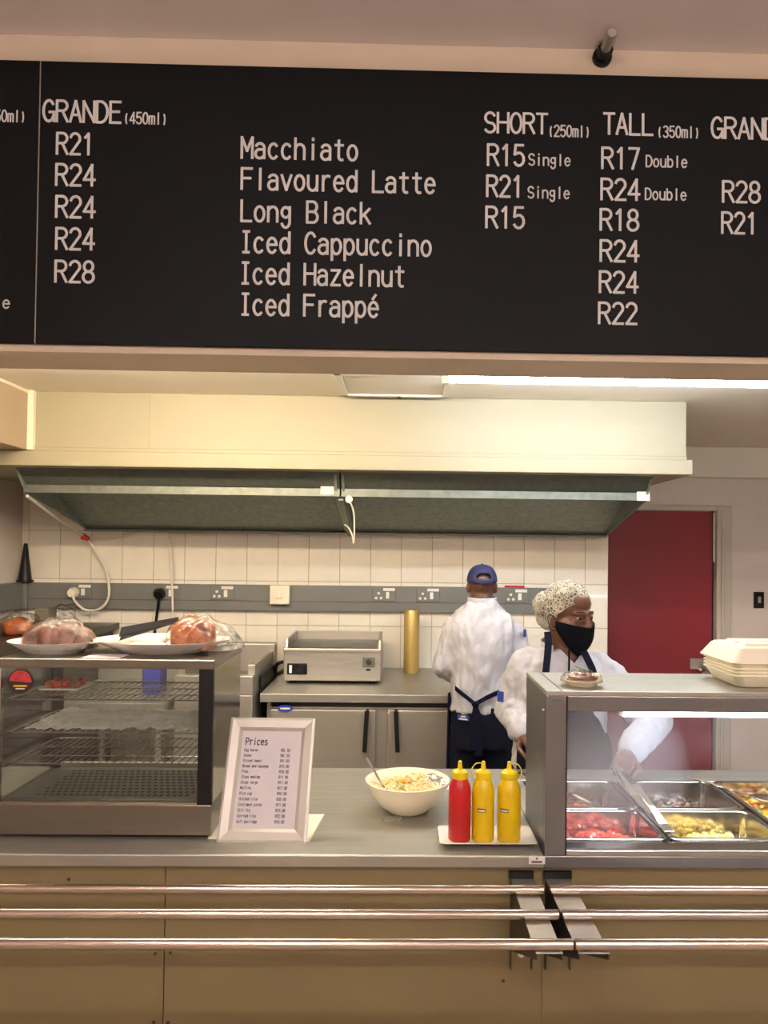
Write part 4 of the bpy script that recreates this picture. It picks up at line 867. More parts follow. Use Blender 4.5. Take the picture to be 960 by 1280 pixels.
# ------------------------------------------------------------------ price frame
BL, BR = ptz(270, 1052.5, CT), ptz(382.5, 1054, CT); TL = at(285, 897, BL.y+.15); TR = at(391, 897, BR.y+.15)
ux = (BR-BL); Wf = ux.length; ux.normalize(); mid = (TL+TR)/2-(BL+BR)/2; uz = (mid-ux*mid.dot(ux)); Hf = uz.length; uz.normalize(); nf = ux.cross(uz)   # nf points away from viewer
if nf.y < 0: nf = -nf
pf = thing('price_frame', 'silver frame with a printed price list leaning back on the counter', 'picture frame', (BL+BR)/2)
O = BL.copy()
def fp(u, v, d): return O+ux*u+uz*v+nf*d
bw_ = .036
for name, quad in (('frame_bottom', [(0, 0), (Wf, 0), (Wf-bw_, bw_), (bw_, bw_)]), ('frame_top', [(0, Hf), (Wf, Hf), (Wf-bw_, Hf-bw_), (bw_, Hf-bw_)]),
                   ('frame_side', [(0, 0), (0, Hf), (bw_, Hf-bw_), (bw_, bw_)]), ('frame_side', [(Wf, 0), (Wf, Hf), (Wf-bw_, Hf-bw_), (Wf-bw_, bw_)])):
    # bevelled moulding: outer edge low, crest, inner edge recessed
    (a, b, c, d) = quad
    def mixp(p, q, t): return (p[0]+(q[0]-p[0])*t, p[1]+(q[1]-p[1])*t)
    rows = [(0, .016), (0, .002), (.18, 0.0), (.75, .004), (1, .010), (1, .016)]
    vs = []
    for t, dd in rows: vs += [fp(*mixp(a, d, t), dd), fp(*mixp(b, c, t), dd)]
    MB().add(vs, [(2*i, 2*i+1, 2*i+3, 2*i+2) for i in range(len(rows)-1)]+[tuple(2*i for i in range(len(rows))), tuple(2*i+1 for i in range(len(rows)))]).build(name, 'frame_silver', pf)
sheet = MB().add([fp(bw_, bw_, .011), fp(Wf-bw_, bw_, .011), fp(Wf-bw_, Hf-bw_, .011), fp(bw_, Hf-bw_, .011), fp(bw_, bw_, .015), fp(Wf-bw_, bw_, .015), fp(Wf-bw_, Hf-bw_, .015), fp(bw_, Hf-bw_, .015)],
                 [(0,1,2,3),(4,5,6,7),(0,1,5,4),(1,2,6,5),(2,3,7,6),(3,0,4,7)]).build('price_sheet', 'paper', pf)
text_mb('Prices', fp(bw_+.012, Hf-bw_-.040, .0100), ux, uz, .019, .062, 1.0).build('heading', 'ink', sheet, fix=False)
rowsP = [('Egg bacon', 'R8.50'), ('Scone', 'R8.50'), ('Sliced toast', 'R9.00'), ('Bread and sausage', 'R15.00'), ('Pies', 'R18.00'), ('Chips medium', 'R11.00'), ('Chips large', 'R17.00'), ('Muffins', 'R17.00'),
         ('Rice cup', 'R10.00'), ('Chicken rice', 'R20.00'), ('Cold meat plate', 'R11.00'), ('Stir fry', 'R15.00'), ('Curried rice', 'R22.00'), ('Soft porridge', 'R10.00')]
for i, (a, b) in enumerate(rowsP):
    v = Hf-bw_-.058-i*.0148
    text_mb(a, fp(bw_+.010, v, .0102), ux, uz, .0075, len(a)*.0043, 1.1).build('price_line', 'ink_soft', sheet, fix=False)
    text_mb(b, fp(Wf-bw_-.055, v, .0102), ux, uz, .0075, .026, 1.1).build('price_line', 'ink_soft', sheet, fix=False)
bk = MB(); mt = fp(Wf/2, Hf*.62, .018); bkp = Vector((mt.x, mt.y+.09, CT+.002)); bk.obox((mt+bkp)/2, ux*.03, nf*.0015, (mt-bkp)*.5); bk.build('easel_leg', 'black_plastic', pf)
cd = [ptz(259, 1050, CT), ptz(264, 1019, CT), ptz(405, 1019, CT), ptz(386, 1053.5, CT)]
cdm = MB().add([p+Vector((0, .006, .0005)) for p in cd]+[p+Vector((0, .006, .0014)) for p in cd], [(0,1,2,3),(4,5,6,7),(0,1,5,4),(1,2,6,5),(2,3,7,6),(3,0,4,7)]).build('cream_card', 'napkin', None)
tag(cdm, 'flat cream card on the counter under the price frame', 'card')

# ------------------------------------------------------------------ salad bowl
bc_ = ptz(509, 1013, CT); br_ = .130
sb = thing('salad_bowl', 'round cream bowl of shredded salad on the steel counter', 'bowl', (bc_.x, bc_.y, CT))
MB().lathe([(.055, 0), (.060, .003), (.085, .022), (.110, .055), (.125, .088), (.129, .094), (.126, .095), (.120, .088), (.105, .055), (.080, .026), (.001, .016)], (bc_.x, bc_.y, CT+.0005), 48).build('bowl', 'bowl_cream', sb, smooth=True)
rnd = random.Random(3); sm = MB()
sm.lathe([(.096, .062), (.070, .068), (.001, .072)], (bc_.x, bc_.y, CT), 30, cap=False)
for i in range(420):
    a, r_ = rnd.uniform(0, 2*PI), .098*rnd.random()**.55; z = CT+.066+.018*(1-(r_/.10)**2)+rnd.uniform(-.002, .008)+.01*(math.cos(a) > .2)
    p = Vector((bc_.x+r_*math.cos(a), bc_.y+r_*math.sin(a), z)); d = Vector((rnd.uniform(-1, 1), rnd.uniform(-1, 1), rnd.uniform(-.25, .3)))*.014; sm.cur = 1 if rnd.random() < .06 else 0
    sm.tube([p-d, p+Vector((0, 0, .003)), p+d], [.0012, .0022, .0012], 4)
so = sm.build('shredded_salad', ['slaw', 'slaw_orange'], None); tag(so, 'pale shredded cabbage salad filling the cream bowl', 'salad', None, 'stuff')
lump('orange_slice', (bc_.x-.008, bc_.y-.02, CT+.094), (.022, .015, .010), 'slaw_orange', None, .006, 50, 2, 'small orange lump of dressing on the shredded salad', 'dressing')
fa, fb = at(458, 947, bc_.y-.02), at(478, 982, bc_.y-.03)
fk = thing('serving_fork', 'thin steel fork handle sticking out of the salad bowl', 'fork', fb)
flatbar([fa, fa*.5+fb*.5+Vector((0, 0, .002)), fb], (1, 0, .4), [.004, .003, .003], .001).build('handle', 'polished', fk)
for s_ in (-1, 0, 1): MB().tube([fb+Vector((.003*s_, 0, 0)), fb+Vector((.016+.003*s_, .004, -.012))], .001, 5).build('tine', 'polished', fk)
fcp = at(552, 978, bc_.y+.03)
o = MB().grid(lambda u, v: (bc_.x+.06+.075*u, bc_.y-.05+.10*v, CT+.092+.018*math.sin(PI*v)*(1-u*.7)+.014*noise.noise(Vector((u*6, v*6, 3)))-.02*u*u), 16, 16).build('cling_film', 'film', None, smooth=True)
tag(o, 'crumpled cling film over the right rim of the salad bowl', 'cling film')
fz0_ = ptz(488, 1026, CT)
o = MB().grid(lambda u, v: (fz0_.x-.025+.06*u, fz0_.y-.02+.05*v, CT+.001+.010*abs(noise.noise(Vector((u*5, v*5, 8))))), 12, 12).build('cling_film', 'film', None, smooth=True)
tag(o, 'scrap of cling film on the counter in front of the salad bowl', 'cling film')

# ------------------------------------------------------------------ sauce bottles on a plate
pc = [ptz(541, 1032, CT+.016), ptz(661, 1032, CT+.016), ptz(677, 1061, CT+.016), ptz(551, 1063, CT+.016)]
px0, px1 = pc[3].x, pc[2].x-.004; py0, py1 = YC+.035, pc[0].y
pl = MB(); prof = [(.040, 0), (.036, .001), (.004, .013), (0, .016), (.003, .017), (.036, .006), (.044, .005)]
def rrect(x0, x1, y0, y1, r, n=4):
    o = []
    for cx, cy, a in ((x1-r, y1-r, 0), (x0+r, y1-r, 90), (x0+r, y0+r, 180), (x1-r, y0+r, 270)): o += [(cx+r*math.cos(R(a+90*i/n)), cy+r*math.sin(R(a+90*i/n))) for i in range(n+1)]
    return o
rg = [[(x, y, CT+.0005+h) for x, y in rrect(px0+i_, px1-i_, py0+i_, py1-i_, .012)] for i_, h in prof]; n_ = len(rg[0])
pl.add([v for g in rg for v in g], [(i*n_+k, i*n_+(k+1) % n_, (i+1)*n_+(k+1) % n_, (i+1)*n_+k) for i in range(len(rg)-1) for k in range(n_)]+[tuple(range(n_)), tuple(range((len(rg)-1)*n_, len(rg)*n_))])
tag(pl.build('rectangular_plate', 'ceramic', None, smooth=True), 'white rectangular plate under the three sauce bottles', 'plate')
def bottle(px, py, body, label, loop=False, mark=None, r=.0305, h=.165):
    p = ptz(px, py, CT+.0055); z = CT+.0057
    p.y = min(max(p.y, py0+.044+r), py1-.044-r); t = thing('sauce_bottle', label, 'bottle', (p.x, p.y, z), 'squeeze bottles on the white plate')
    b_ = MB().lathe([(r*.93, 0), (r, .004), (r, h*.78), (r*.96, h*.86), (r*.72, h*.97), (r*.62, h)], (p.x, p.y, z), 28).build('body', body, t, smooth=True)
    c_ = MB().lathe([(r*.66, h), (r*.70, h+.002), (r*.70, h+.018), (r*.55, h+.022), (.007, h+.026), (.0048, h+.046), (.003, h+.047)], (p.x, p.y, z), 24).build('cap', 'mustard_cap', t, smooth=True)
    if loop:
        s_ = loop; MB().tube(smooth_path([(p.x+s_*.006, p.y-.002, z+h+.042), (p.x+s_*.022, p.y-.004, z+h+.040), (p.x+s_*.033, p.y-.004, z+h+.022), (p.x+s_*.028, p.y-.004, z+h+.004), (p.x+s_*r*.72, p.y, z+h+.002)]), .0016, 6).build('cap_strap', 'mustard_cap', c_)
    if mark:
        g_ = MB()
        g_.grid(lambda u, v: (p.x+(r+.0006)*math.sin(mark+.75*(u-.5)), p.y-(r+.0006)*math.cos(mark+.75*(u-.5)), z+h*.50+.010*v), 8, 1); g_.build('print', 'ink_soft', b_)
        g2 = MB(); g2.grid(lambda u, v: (p.x+(r+.0012)*math.sin(mark+.6*(u-.5)), p.y-(r+.0012)*math.cos(mark+.6*(u-.5)), z+h*.515+.004*v), 8, 1); g2.build('print_line', 'label_white', b_)
    return t
bottle(574.5, 1051, 'ketchup_red', 'red squeeze bottle with yellow cap on the white plate')
bottle(603.5, 1050, 'mustard', 'yellow squeeze bottle standing between the red one and another yellow', -1, -.25)
bottle(635.5, 1049, 'mustard', 'yellow squeeze bottle nearest the steel display post', 1, -.55, r=.032)
# knife tips near the display side panel
ka2, kb2 = ptz(637, 961, CT+.012), ptz(657, 969, CT+.012)
kt = thing('steel_tongs', 'open steel tongs on the counter behind the yellow bottles', 'tongs', (ka2.x, ka2.y, CT))
for s_ in (0, 1):
    a_ = Vector((ka2.x, ka2.y-.01, CT+.004)); b_ = Vector((ka2.x+.065-s_*.01, ka2.y-.045-.03*s_, CT+.004)); flatbar([a_, a_*.5+b_*.5+Vector((0, 0, .002)), b_], (.4, 1, 0), .004, .0014).build('arm', 'polished', kt)

# ------------------------------------------------------------------ on top of the display box
dz_ = bz+.010
sc_ = ptz(727, 857, dz_)
oval_plate('saucer', (sc_.x, sc_.y, dz_+.0005), .060, .058, .020, 'bowl_cream', 'small cream saucer with a wrapped sandwich on the display box')
sd = thing('wrapped_sandwich', 'filled sandwich with green garnish under film on the small saucer', 'sandwich', (sc_.x, sc_.y, dz_+.005))
lump('bread_slice', (sc_.x, sc_.y, dz_+.012), (.040, .034, .014), 'meat_brown', sd, .006, 40, 2)
lump('bread_slice', (sc_.x+.004, sc_.y, dz_+.024), (.042, .034, .013), 'bread_pink', sd, .006, 40, 6)
for k in range(7): lump('filling', (sc_.x-.03+.011*k, sc_.y-.018+.006*(k % 3), dz_+.031), (.009, .010, .007), 'bread' if k % 2 else 'slaw', sd, .003, 80, k, nu=12, nv=8)
MB().grid(lambda u, v: (sc_.x-.012+.04*u, sc_.y-.008+.014*(v-.5)*math.sin(PI*u), dz_+.040+.006*math.sin(PI*u)), 8, 3).build('garnish', 'herb', sd, solid=.001)
MB().tube([(sc_.x-.018, sc_.y, dz_+.052), (sc_.x+.012, sc_.y-.004, dz_+.040)], .0012, 5).build('toothpick', 'herb', sd)
o = MB().ell((0, 0, 0), (.056, .052, .026), None, 30, 18).build('cling_film', 'film', None, smooth=True)
for v in o.data.vertices: v.co += v.co.normalized()*.006*noise.noise(v.co*40); v.co.z = max(v.co.z, -.004); v.co += Vector((sc_.x, sc_.y, dz_+.016))
setpar(o, sd)
fbx = at(917, 840, YC+.05).x; fx0_, fx1_, fy0_, fy1_ = fbx, fbx+.235, YC+.045, YC+.275
def foam_base(z, h, m='foam'):
    g = [[(x, y, zz) for x, y in rrect(fx0_+i_, fx1_-i_, fy0_+i_, fy1_-i_, .025, 5)] for i_, zz in ((.026, z), (.020, z+.003), (.004, z+h-.004), (0, z+h-.003), (0, z+h), (.008, z+h), (.022, z+.007), (.03, z+.006))]
    n = len(g[0]); return MB().add([v for q in g for v in q], [(i*n+k, i*n+(k+1) % n, (i+1)*n+(k+1) % n, (i+1)*n+k) for i in range(len(g)-1) for k in range(n)]+[tuple(range(n)), tuple(range((len(g)-1)*n, len(g)*n))])
names = ['bottom', 'second lowest', 'middle', 'second highest']
for k in range(4):
    o = foam_base(dz_+.0005+k*.0095, .036).build('foam_tray', 'foam', None, smooth=True)
    tag(o, 'cream foam takeaway tray nested in the stack on the display box, %s of four' % names[k], 'foam tray', 'nested foam trays')
zb_ = dz_+.0005+3*.0095+.0365
cl = thing('foam_clamshell', 'closed cream foam takeaway box with embossed lid atop the tray stack', 'takeaway box', ((fx0_+fx1_)/2, (fy0_+fy1_)/2, zb_))
g = [[(x, y, zz) for x, y in rrect(fx0_-.004+i_, fx1_+.004-i_, fy0_-.004+i_, fy1_+.004-i_, .022, 5)] for i_, zz in ((.0, zb_), (-.003, zb_+.004), (.0, zb_+.008), (.020, zb_+.040), (.026, zb_+.044), (.05, zb_+.045))]
n_ = len(g[0]); MB().add([v for q in g for v in q], [(i*n_+k, i*n_+(k+1) % n_, (i+1)*n_+(k+1) % n_, (i+1)*n_+k) for i in range(len(g)-1) for k in range(n_)]+[tuple(range(n_)), tuple(range((len(g)-1)*n_, len(g)*n_))]).build('lid', 'foam', cl, smooth=True)
for a, b, c, d in ((.045, .19, .05, .10), (.045, .19, .12, .18)):
    MB().prism([(fx0_+a, zb_+.044), (fx0_+b, zb_+.044), (fx0_+b-.012, zb_+.052), (fx0_+a+.012, zb_+.052)], 'y', fy0_+c, fy0_+d).build('embossed_rib', 'foam', cl, bevel=.003)
part('latch_tab', 'foam', cl, ((fx0_+fx1_)/2-.03, (fx0_+fx1_)/2+.03, fy0_-.014, fy0_-.003, zb_, zb_+.006), bevel=.002)

# ================================================================== PEOPLE
def hand(mb, w, d, n, s, curl=(30, 40, 30), thumb=.5):
    w, d, n = Vector(w), Vector(d).normalized(), Vector(n); n = (n-d*n.dot(d)).normalized(); t = d.cross(n)*s
    for off in (-.027, -.009, .009, .027): mb.cap(w+t*off*.55, w+d*.082+t*off, .0165, .0125, 8)
    for off, L in zip((.028, .0095, -.0095, -.028), (.070, .078, .073, .058)):
        p = w+d*.084+t*off*1.02; a = 0
        for k, (c, fr_) in enumerate(zip(curl, (.46, .30, .24))):
            a += R(c); q = p+(d*math.cos(a)+n*math.sin(a))*L*fr_*1.0; mb.cap(p, q, .0092-.0008*k, .0086-.0009*k, 8); p = q
    p = w+d*.022+t*.024; q = p+(d*.55+t*.75+n*.35).normalized()*.042; mb.cap(p, q, .0135, .0108, 8)
    r_ = q+(d*.85+t*(.5-thumb)+n*.5*thumb).normalized()*.034; mb.cap(q, r_, .0105, .0088, 8); mb.cap(r_, r_+(d*.9+n*.5).normalized()*.022, .0088, .0074, 8)
def ring_grid(c, rx, ry, z0, z1, a0, a1, seg=40, nv=2, f=None):
    # open band round (c.x, c.y); f(az) -> extra z at the top
    def fn(u, v):
        a = R(a0+(a1-a0)*u); zz = z0+(z1-z0)*v+(f(a)*v if f else 0)
        return (c[0]+rx*math.cos(a), c[1]+ry*math.sin(a), zz)
    return MB().grid(fn, seg, nv)

# ---------- cook seen from behind
MY = 3.80
def mp(px, py, dy=0.0): return at(px, py, MY+dy)
mc = mp(602, 800).x; zk = lambda y: mp(602, y).z
man = thing('person', 'cook in white jacket and blue cap working with his back turned', 'person', (mc, MY, 0))
sh = [mp(565, 789), mp(641, 791)]; el = [mp(554, 832), mp(652, 836)]; wr = [mp(570, 846, .20), mp(636, 850, .20)]
hx = mp(603, 735).x; hz0 = zk(733)
b = MB()
b.loft([(mc, MY, .80, .125, .10), (mc, MY, .95, .13, .10), (mc, MY, 1.1, .12, .095), (mc, MY, 1.25, .14, .10), (mc, MY, zk(775), .14, .085), (mc, MY, zk(760), .085, .065)], 24)
b.cap((mc, MY, zk(765)), (hx, MY+.02, hz0-.03), .056, .056, 16)
b.ell((hx, MY+.03, hz0+.022), (.067, .086, .080), None, 24, 16); b.ell((hx, MY+.055, hz0-.03), (.056, .062, .062), None, 20, 12)
b.cap((hx, MY+.115, hz0+.01), (hx, MY+.135, hz0-.015), .010, .014, 8); b.cap((hx-.03, MY+.10, hz0+.026), (hx+.03, MY+.10, hz0+.026), .012, .012, 8)
for s in (-1, 1): b.ell((hx+s*.069, MY+.02, hz0-.008), (.010, .018, .028), None, 12, 8)
for s, i in ((-1, 0), (1, 1)):
    b.chain([sh[i], el[i], wr[i]], [.048, .042, .030], 12); dd = (wr[i]-el[i]).normalized()
    hand(b, wr[i]+dd*.005, dd+Vector((0, .2, -.15)), (0, 0, -1), s, (25, 35, 25))
    b.chain([(mc+s*.075, MY, .84), (mc+s*.082, MY-.01, .46), (mc+s*.085, MY-.02, .09)], [.080, .058, .042], 12); b.cap((mc+s*.085, MY-.03, .05), (mc+s*.09, MY+.13, .035), .042, .032, 10)
body = b.build('body', 'skin_light', man); remesh(body, .005, 4)
j = MB()
j.loft([(mc-.004, MY, zk(888), .148, .125), (mc-.003, MY, zk(870), .146, .122), (mc-.002, MY, zk(845), .147, .12), (mc, MY, zk(815), .165, .125), (mc, MY, zk(795), .182, .122), (mc, MY, zk(783), .185, .112), (mc, MY, zk(773), .160, .10), (mc, MY+.005, zk(763), .120, .085), (mc, MY+.01, zk(755), .085, .075), (hx, MY+.01, zk(750), .070, .068)], 36)
for i in (0, 1): j.chain([sh[i]+Vector((.006 if i == 0 else -.006, 0, 0)), el[i], wr[i]-(wr[i]-el[i])*.06], [.066, .056, .044], 16)
jk = j.build('chef_jacket', 'jacket', man); remesh(jk, .007, 7); wrinkle(jk, .014, (17, 12, 5), 3); wrinkle(jk, .007, (34, 30, 14), 8)
cl_ = ring_grid((hx, MY+.012), .069, .070, zk(755), zk(746), 150, 390, 40, 3, lambda a: .004*math.sin(a)).build('collar', 'jacket', man, solid=.005, smooth=True)
ring_grid((hx, MY+.012), .0655, .0665, zk(753), zk(746.5)+.002, 190, 350, 30, 2).build('neck_strap', 'navy', man, solid=.004, smooth=True)
tr_ = MB()
tr_.loft([(mc-.002, MY, .74, .150, .128), (mc-.002, MY, .86, .150, .13), (mc-.003, MY, zk(878), .140, .118)], 30)
for s in (-1, 1): tr_.chain([(mc+s*.070, MY, .78), (mc+s*.082, MY-.01, .46), (mc+s*.085, MY-.02, .10)], [.094, .078, .066], 14)
to = tr_.build('trousers', 'navy_trouser', man); remesh(to, .008, 4); wrinkle(to, .006, (16, 16, 5), 2)
for s in (-1, 1):
    f_ = MB().cap((mc+s*.085, MY-.05, .047), (mc+s*.092, MY+.15, .042), .046, .040, 12).build('shoe', 'shoe', man, smooth=True)
    for v in f_.data.vertices: v.co.z = max(v.co.z, .002)
ap = MB().grid(lambda u, v: (mc+(.162+.006*v)*math.cos(R(-12+204*u)), MY+(.138+.006*v)*math.sin(R(-12+204*u)), zk(868)-.50*v), 40, 10).build('apron', 'navy', man, solid=.004, smooth=True)
kn_ = mp(594, 880, -.134)
for pts in ([mp(569, 860, -.075), mp(580, 869, -.118), kn_], [kn_, mp(608, 872, -.134), mp(630, 862, -.085)]):
    flatbar([p+Vector((0, -.004, 0)) for p in pts], (0, .1, 1), .011, .003).build('apron_string', 'navy', man)
lump('knot', kn_+Vector((0, -.010, 0)), (.018, .012, .016), 'navy', man, .004, 60, 2, nu=14, nv=10, flat=False)
for px, L in ((589, 938), (598, 945)): flatbar([kn_+Vector((0, -.012, 0)), mp((594+px)/2+1, 900, -.150), mp(px, L, -.148)], (1, 0, .1), [.010, .015, .017], .002).build('apron_tail', 'navy', man)
bdg = mp(578, 896, -.118); pb_ = MB().obox(bdg+Vector((.002, -.022, 0)), (.026, -.012, 0), (.0007, .0015, 0), (0, 0, .012)).build('pocket_badge', 'badge_blue', man)
for k in range(2): MB().obox(bdg+Vector((.002, -.0245, -.006+.012*k)), (.019-.008*k, -.0088+.0037*k, 0), (.0004, .0008, 0), (0, 0, .0028)).build('badge_print', 'label_white', pb_)
sb_ = mp(655, 791, -.045); MB().obox(sb_+Vector((.002, -.012, 0)), (.008, .012, 0), (.001, -.001, 0), (0, 0, .018)).build('sleeve_patch', 'badge_blue', man)
# cap: dome with a rear opening, strap, peak to the front
cz = zk(727.5); crx, cry, crh = .0745, .098, zk(706.5)-zk(727.5)+.002; cc = Vector((hx, MY+.022, cz))
dm = MB(); NU, NV = 48, 14
def dome(i, jv): a = 2*PI*i/NU; e = (PI/2)*jv/NV; return (cc.x+crx*math.cos(a)*math.cos(e)**.75, cc.y+cry*math.sin(a)*math.cos(e)**.75, cc.z+crh*math.sin(e))
vs = [dome(i, jv) for jv in range(NV+1) for i in range(NU)]; fs = []
for jv in range(NV):
    for i in range(NU):
        am = (360*(i+.5)/NU); off = abs(am-270)
        if 2 <= jv <= 4 and off < (30 if jv < 4 else 20): continue
        fs.append((jv*NU+i, jv*NU+(i+1) % NU, (jv+1)*NU+(i+1) % NU, (jv+1)*NU+i))
cp = dm.add(vs, fs).build('cap', 'cap_blue', man, solid=.003, smooth=True)
MB().grid(lambda u, v: (cc.x+(crx+.002)*math.cos(R(236+68*u)), cc.y+(cry+.002)*math.sin(R(236+68*u)), cc.z-.002+.014*v), 16, 2).build('cap_strap', 'cap_blue', cp, solid=.003)
MB().grid(lambda u, v: (cc.x+(crx-.004)*math.cos(R(25+130*u))*(1+.05*v), cc.y+(cry-.006)*math.sin(R(25+130*u))+.075*v*math.sin(PI*u)**.7, cc.z+.006-.022*v-.010*v*abs(2*u-1)), 24, 8).build('cap_peak', 'cap_blue', cp, solid=.004, smooth=True)
MB().ell((cc.x, cc.y, cc.z+crh+.002), (.007, .007, .004), None, 10, 6).build('cap_button', 'cap_blue', cp)

# ---------- server in hairnet and mask
WYY = 3.0
def wp_(px, py, dy=0.0): return at(px, py, WYY+dy)
wcx = wp_(701, 820).x; zw = lambda y: wp_(701, y).z
wo = thing('person', 'server in white chef jacket, hairnet and black mask behind the display', 'person', (wcx, WYY, 0))
HY = WYY-.03; HC = wp_(711, 775.5, -.03); YAWH = R(32)
HR = Matrix.Rotation(YAWH, 3, 'Z') @ Matrix.Rotation(R(4), 3, 'X')
def hl(x, y, z): return HC + HR @ Vector((x, y, z))
shw = [wp_(653, 836), wp_(752, 838)]; elw = [wp_(639, 884, .05), wp_(818, 900, -.13)]; wrw = [wp_(656, 913, -.16), wp_(785, 944, -.34)]
b = MB()
b.loft([(wcx, WYY, .78, .16, .12), (wcx, WYY, .95, .155, .12), (wcx, WYY, 1.1, .15, .115), (wcx, WYY, zw(850), .16, .11), (wcx, WYY, zw(828), .13, .09), (wcx, WYY, zw(812), .07, .065)], 24)
b.cap((wcx, WYY-.01, zw(815)), hl(0, .02, -.05), .060, .058, 16)
b.ell((wcx+.01, WYY-.045, zw(824)), (.07, .042, .06), None, 18, 12)
b.ell(hl(0, .012, .048), (.074, .092, .092), HR, 28, 18)          # skull
b.ell(hl(0, -.028, -.025), (.070, .064, .082), HR, 24, 16)         # face
b.ell(hl(0, -.045, -.078), (.042, .042, .034), HR, 18, 12)         # chin
for s in (-1, 1):
    b.ell(hl(s*.036, -.062, -.012), (.028, .026, .026), HR, 16, 10)  # cheek
    b.cap(hl(s*.012, -.089, .040), hl(s*.048, -.074, .038), .0105, .008, 10)   # brow
    b.ell(hl(s*.0155, -.097, -.014), (.010, .011, .008), HR, 12, 8)  # nostril wing
    b.cap(hl(s*.018, -.089, .0135), hl(s*.045, -.078, .0125), .0058, .005, 8)   # lower lid
    b.ell(hl(s*.074, .006, .0), (.010, .019, .031), HR, 14, 10)      # ear
b.cap(hl(0, -.091, .032), hl(0, -.107, -.008), .0085, .0135, 10); b.ell(hl(0, -.045, .075), (.052, .044, .04), HR, 16, 10)
b.cap(hl(-.018, -.088, -.046), hl(.018, -.088, -.046), .010, .010, 8)
for s, i in ((-1, 0), (1, 1)):
    b.chain([shw[i], elw[i], wrw[i]], [.048, .042, .028], 12)
    b.chain([(wcx+s*.085, WYY, .82), (wcx+s*.09, WYY, .46), (wcx+s*.09, WYY+.02, .09)], [.085, .062, .044], 12); b.cap((wcx+s*.09, WYY+.03, .05), (wcx+s*.10, WYY-.13, .035), .042, .032, 10)
hand(b, wrw[0], (wrw[0]-elw[0]).normalized()*.5+Vector((.25, -.6, -.2)), (.5, 0, -.8), -1, (30, 40, 30))
tdir = (tb-ta).normalized(); hw_ = ta-Vector((0, 0, 0)); hd2 = (ta+tdir*.03-wrw[1])
hand(b, wrw[1], hd2, (-.5, -.3, -.8), 1, (38, 55, 45), .9)
body = b.build('body', 'skin', wo); remesh(body, .0045, 4)
# eyes
for s in (-1, 1):
    e_ = MB().ell(hl(s*.031, -.0795, .0215), (.0125, .0100, .0070), HR, 16, 10).build('eye', 'eye_white', wo, smooth=True)
    MB().ell(hl(s*.031+.001, -.0865, .0205), (.0068, .0040, .0062), HR, 12, 8).build('iris', 'eye_dark', e_, smooth=True)
    MB().cap(hl(s*.019, -.0870, .0262), hl(s*.044, -.0775, .0255), .0046, .0040, 8).build('eyelid', 'skin', e_, smooth=True)
    MB().cap(hl(s*.018, -.0945, .0450), hl(s*.044, -.0825, .0450), .0022, .0016, 8).build('eyebrow', 'hair', wo, smooth=True)
# mask
def maskp(u, v):
    ph = R(-84+168*u); c_ = math.cos(ph); s_ = math.sin(ph)
    top = -.010*c_**2+.004*(1-c_**2); bot = -.128+.085*(abs(ph)/R(84))**1.8; z = top+(bot-top)*v
    sh_ = 1-.42*max(0, v-.35)**2/.42*(.4+.6*c_)
    nose = .022*max(0, c_)**14*(1-v)**1.2
    return hl(.086*s_*sh_, -.018-(.086*c_+nose)*sh_+.010*(1-c_), z)
MB().grid(maskp, 44, 22).build('face_mask', 'mask_black', wo, solid=.003, smooth=True)
for s in (-1, 1): MB().tube(smooth_path([hl(s*.079, -.012, .008), hl(s*.086, .012, .024), hl(s*.082, .030, .006), hl(s*.078, .012, -.034), hl(s*.077, -.010, -.034)]), .0018, 6).build('ear_loop', 'mask_black', wo)
# hair and hairnet, cut along the hairline
def cut(o, p, n):
    bm = bmesh.new(); bm.from_mesh(o.data); bmesh.ops.bisect_plane(bm, geom=bm.verts[:]+bm.edges[:]+bm.faces[:], plane_co=p, plane_no=n, clear_outer=True); bm.to_mesh(o.data); bm.free(); return o
nrm_ = HR @ Vector((0, -.66, -.75)); p0_ = hl(0, -.083, .090)
hr = MB(); hr.ell(hl(0, .016, .052), (.079, .096, .094), HR, 40, 26); hr.ell(hl(0, .075, .02), (.060, .05, .055), HR, 24, 16)
ho = hr.build('hair', 'hair', wo); remesh(ho, .005, 5); cut(ho, p0_+HR @ Vector((0, .010, .010)), nrm_)
hn = MB(); hn.ell(hl(0, .018, .056), (.086, .104, .099), HR, 40, 26); hn.ell(hl(0, .098, .012), (.070, .058, .068), HR, 24, 16); hn.ell(hl(-.02, .085, .05), (.07, .07, .06), HR, 24, 16)
no_ = hn.build('hairnet', 'hairnet', wo); remesh(no_, .005, 5); wrinkle(no_, .006, (40, 40, 40), 2); cut(no_, p0_+HR @ Vector((0, -.004, -.002)), nrm_)
# elastic edge of the net
el_pts = []
for k in range(0, 41):
    a = PI*2*k/40; ex = .083*math.cos(a); t_ = math.sin(a); el_pts.append(hl(ex, .026-.114*t_*.93, .0-(-.096*t_)*.93))
# jacket
j = MB()
j.loft([(wcx, WYY, zw(960), .185, .15), (wcx, WYY, zw(925), .182, .15), (wcx, WYY, zw(890), .178, .145), (wcx, WYY, zw(865), .180, .14), (wcx, WYY, zw(845), .182, .13), (wcx, WYY, zw(830), .165, .115), (wcx, WYY, zw(818), .125, .095), (wcx, WYY, zw(810), .092, .083)], 36)
for i in (0, 1):
    s_ = 1 if i == 0 else -1
    j.chain([shw[i]+Vector((.02*s_, 0, .004)), elw[i], wrw[i]-(wrw[i]-elw[i])*(.06 if i == 0 else .14)], [.075, .066, .052], 18)
j.cap(elw[0]+Vector((.0, -.05, -.03)), wrw[0]-(wrw[0]-elw[0])*.25+Vector((-.005, 0, -.03)), .045, .035, 14)
jk = j.build('chef_jacket', 'jacket', wo); remesh(jk, .007, 7); wrinkle(jk, .012, (13, 12, 8), 5); wrinkle(jk, .006, (30, 30, 22), 1)
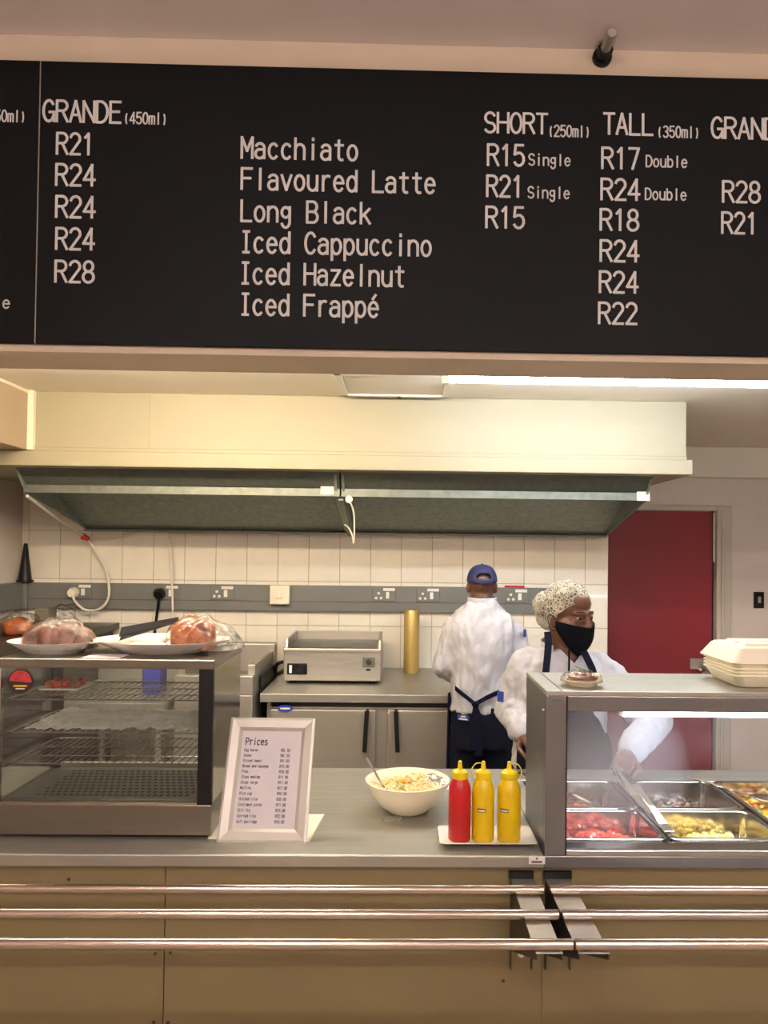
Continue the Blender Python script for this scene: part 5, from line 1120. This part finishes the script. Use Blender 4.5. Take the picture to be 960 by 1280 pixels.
bm = bmesh.new(); bm.from_mesh(jk.data); vx = wp_(710, 815).x
for sg in (-1, 1):
    pa, pb2 = Vector((vx, 0, zw(824))), Vector((vx+sg*.048, 0, zw(808))); dv = pb2-pa; pn = Vector((dv.z, 0, -dv.x)).normalized()
    fcs = [f for f in bm.faces if (lambda c: c.y < WYY-.02 and c.z > zw(830) and abs(c.x-vx) < .09)(f.calc_center_median())]
    bmesh.ops.bisect_plane(bm, geom=list({v for f in fcs for v in f.verts})+list({e for f in fcs for e in f.edges})+fcs, plane_co=pa, plane_no=pn)
dele = [f for f in bm.faces if (lambda c: c.y < WYY-.02 and c.z > zw(824) and abs(c.x-vx) < .048*(c.z-zw(824))/(zw(808)-zw(824)))(f.calc_center_median())]
bmesh.ops.delete(bm, geom=dele, context='FACES'); bm.to_mesh(jk.data); bm.free()
ring_grid((wcx, WYY-.008), .078, .080, zw(816), zw(801), -55, 235, 50, 4, lambda a: .012*math.sin(a)).build('collar', 'jacket', wo, solid=.005, smooth=True)
nk0 = wp_(711, 822, -.125)
flatbar([wp_(711, 812, -.10), wp_(711.5, 825, -.118), wp_(711, 845, -.138)], (1, 0, 0), .003, .004).build('placket', 'mask_black', wo)
for pts in ([wp_(684, 790, -.03), wp_(685, 803, -.082), wp_(684, 818, -.112), wp_(682.5, 832, -.132), wp_(681, 846, -.146)], [wp_(729, 814, -.100), wp_(734, 824, -.126), wp_(739, 834, -.138), wp_(743, 848, -.146)]):
    flatbar([p+Vector((0, -.008, 0)) for p in pts], (1, -.1, .1), .0135, .003).build('apron_strap', 'navy', wo)
MB().grid(lambda u, v: (wcx+(.10+.095*min(1, v*2.6))*math.sin(R(-62+124*u))*1.05, WYY-(.158+.012*v)*math.cos(R(-62+124*u))-.004, zw(842)-.70*v), 30, 16).build('apron', 'navy', wo, solid=.004, smooth=True)
pch = wp_(625, 868, -.02); MB().obox(pch+Vector((-.004, -.045, 0)), (.010, -.012, 0), (.001, .001, 0), (0, 0, .020)).build('sleeve_patch', 'badge_blue', wo)
tr_ = MB(); tr_.loft([(wcx, WYY, .70, .175, .14), (wcx, WYY, .84, .178, .145), (wcx, WYY, zw(955), .165, .135)], 30)
for s in (-1, 1): tr_.chain([(wcx+s*.085, WYY, .74), (wcx+s*.09, WYY, .46), (wcx+s*.09, WYY+.02, .10)], [.10, .08, .068], 14)
to = tr_.build('trousers', 'navy_trouser', wo); remesh(to, .009, 4)
for s in (-1, 1):
    f_ = MB().cap((wcx+s*.09, WYY+.05, .047), (wcx+s*.10, WYY-.15, .042), .046, .040, 12).build('shoe', 'shoe', wo, smooth=True)
    for v in f_.data.vertices: v.co.z = max(v.co.z, .002)
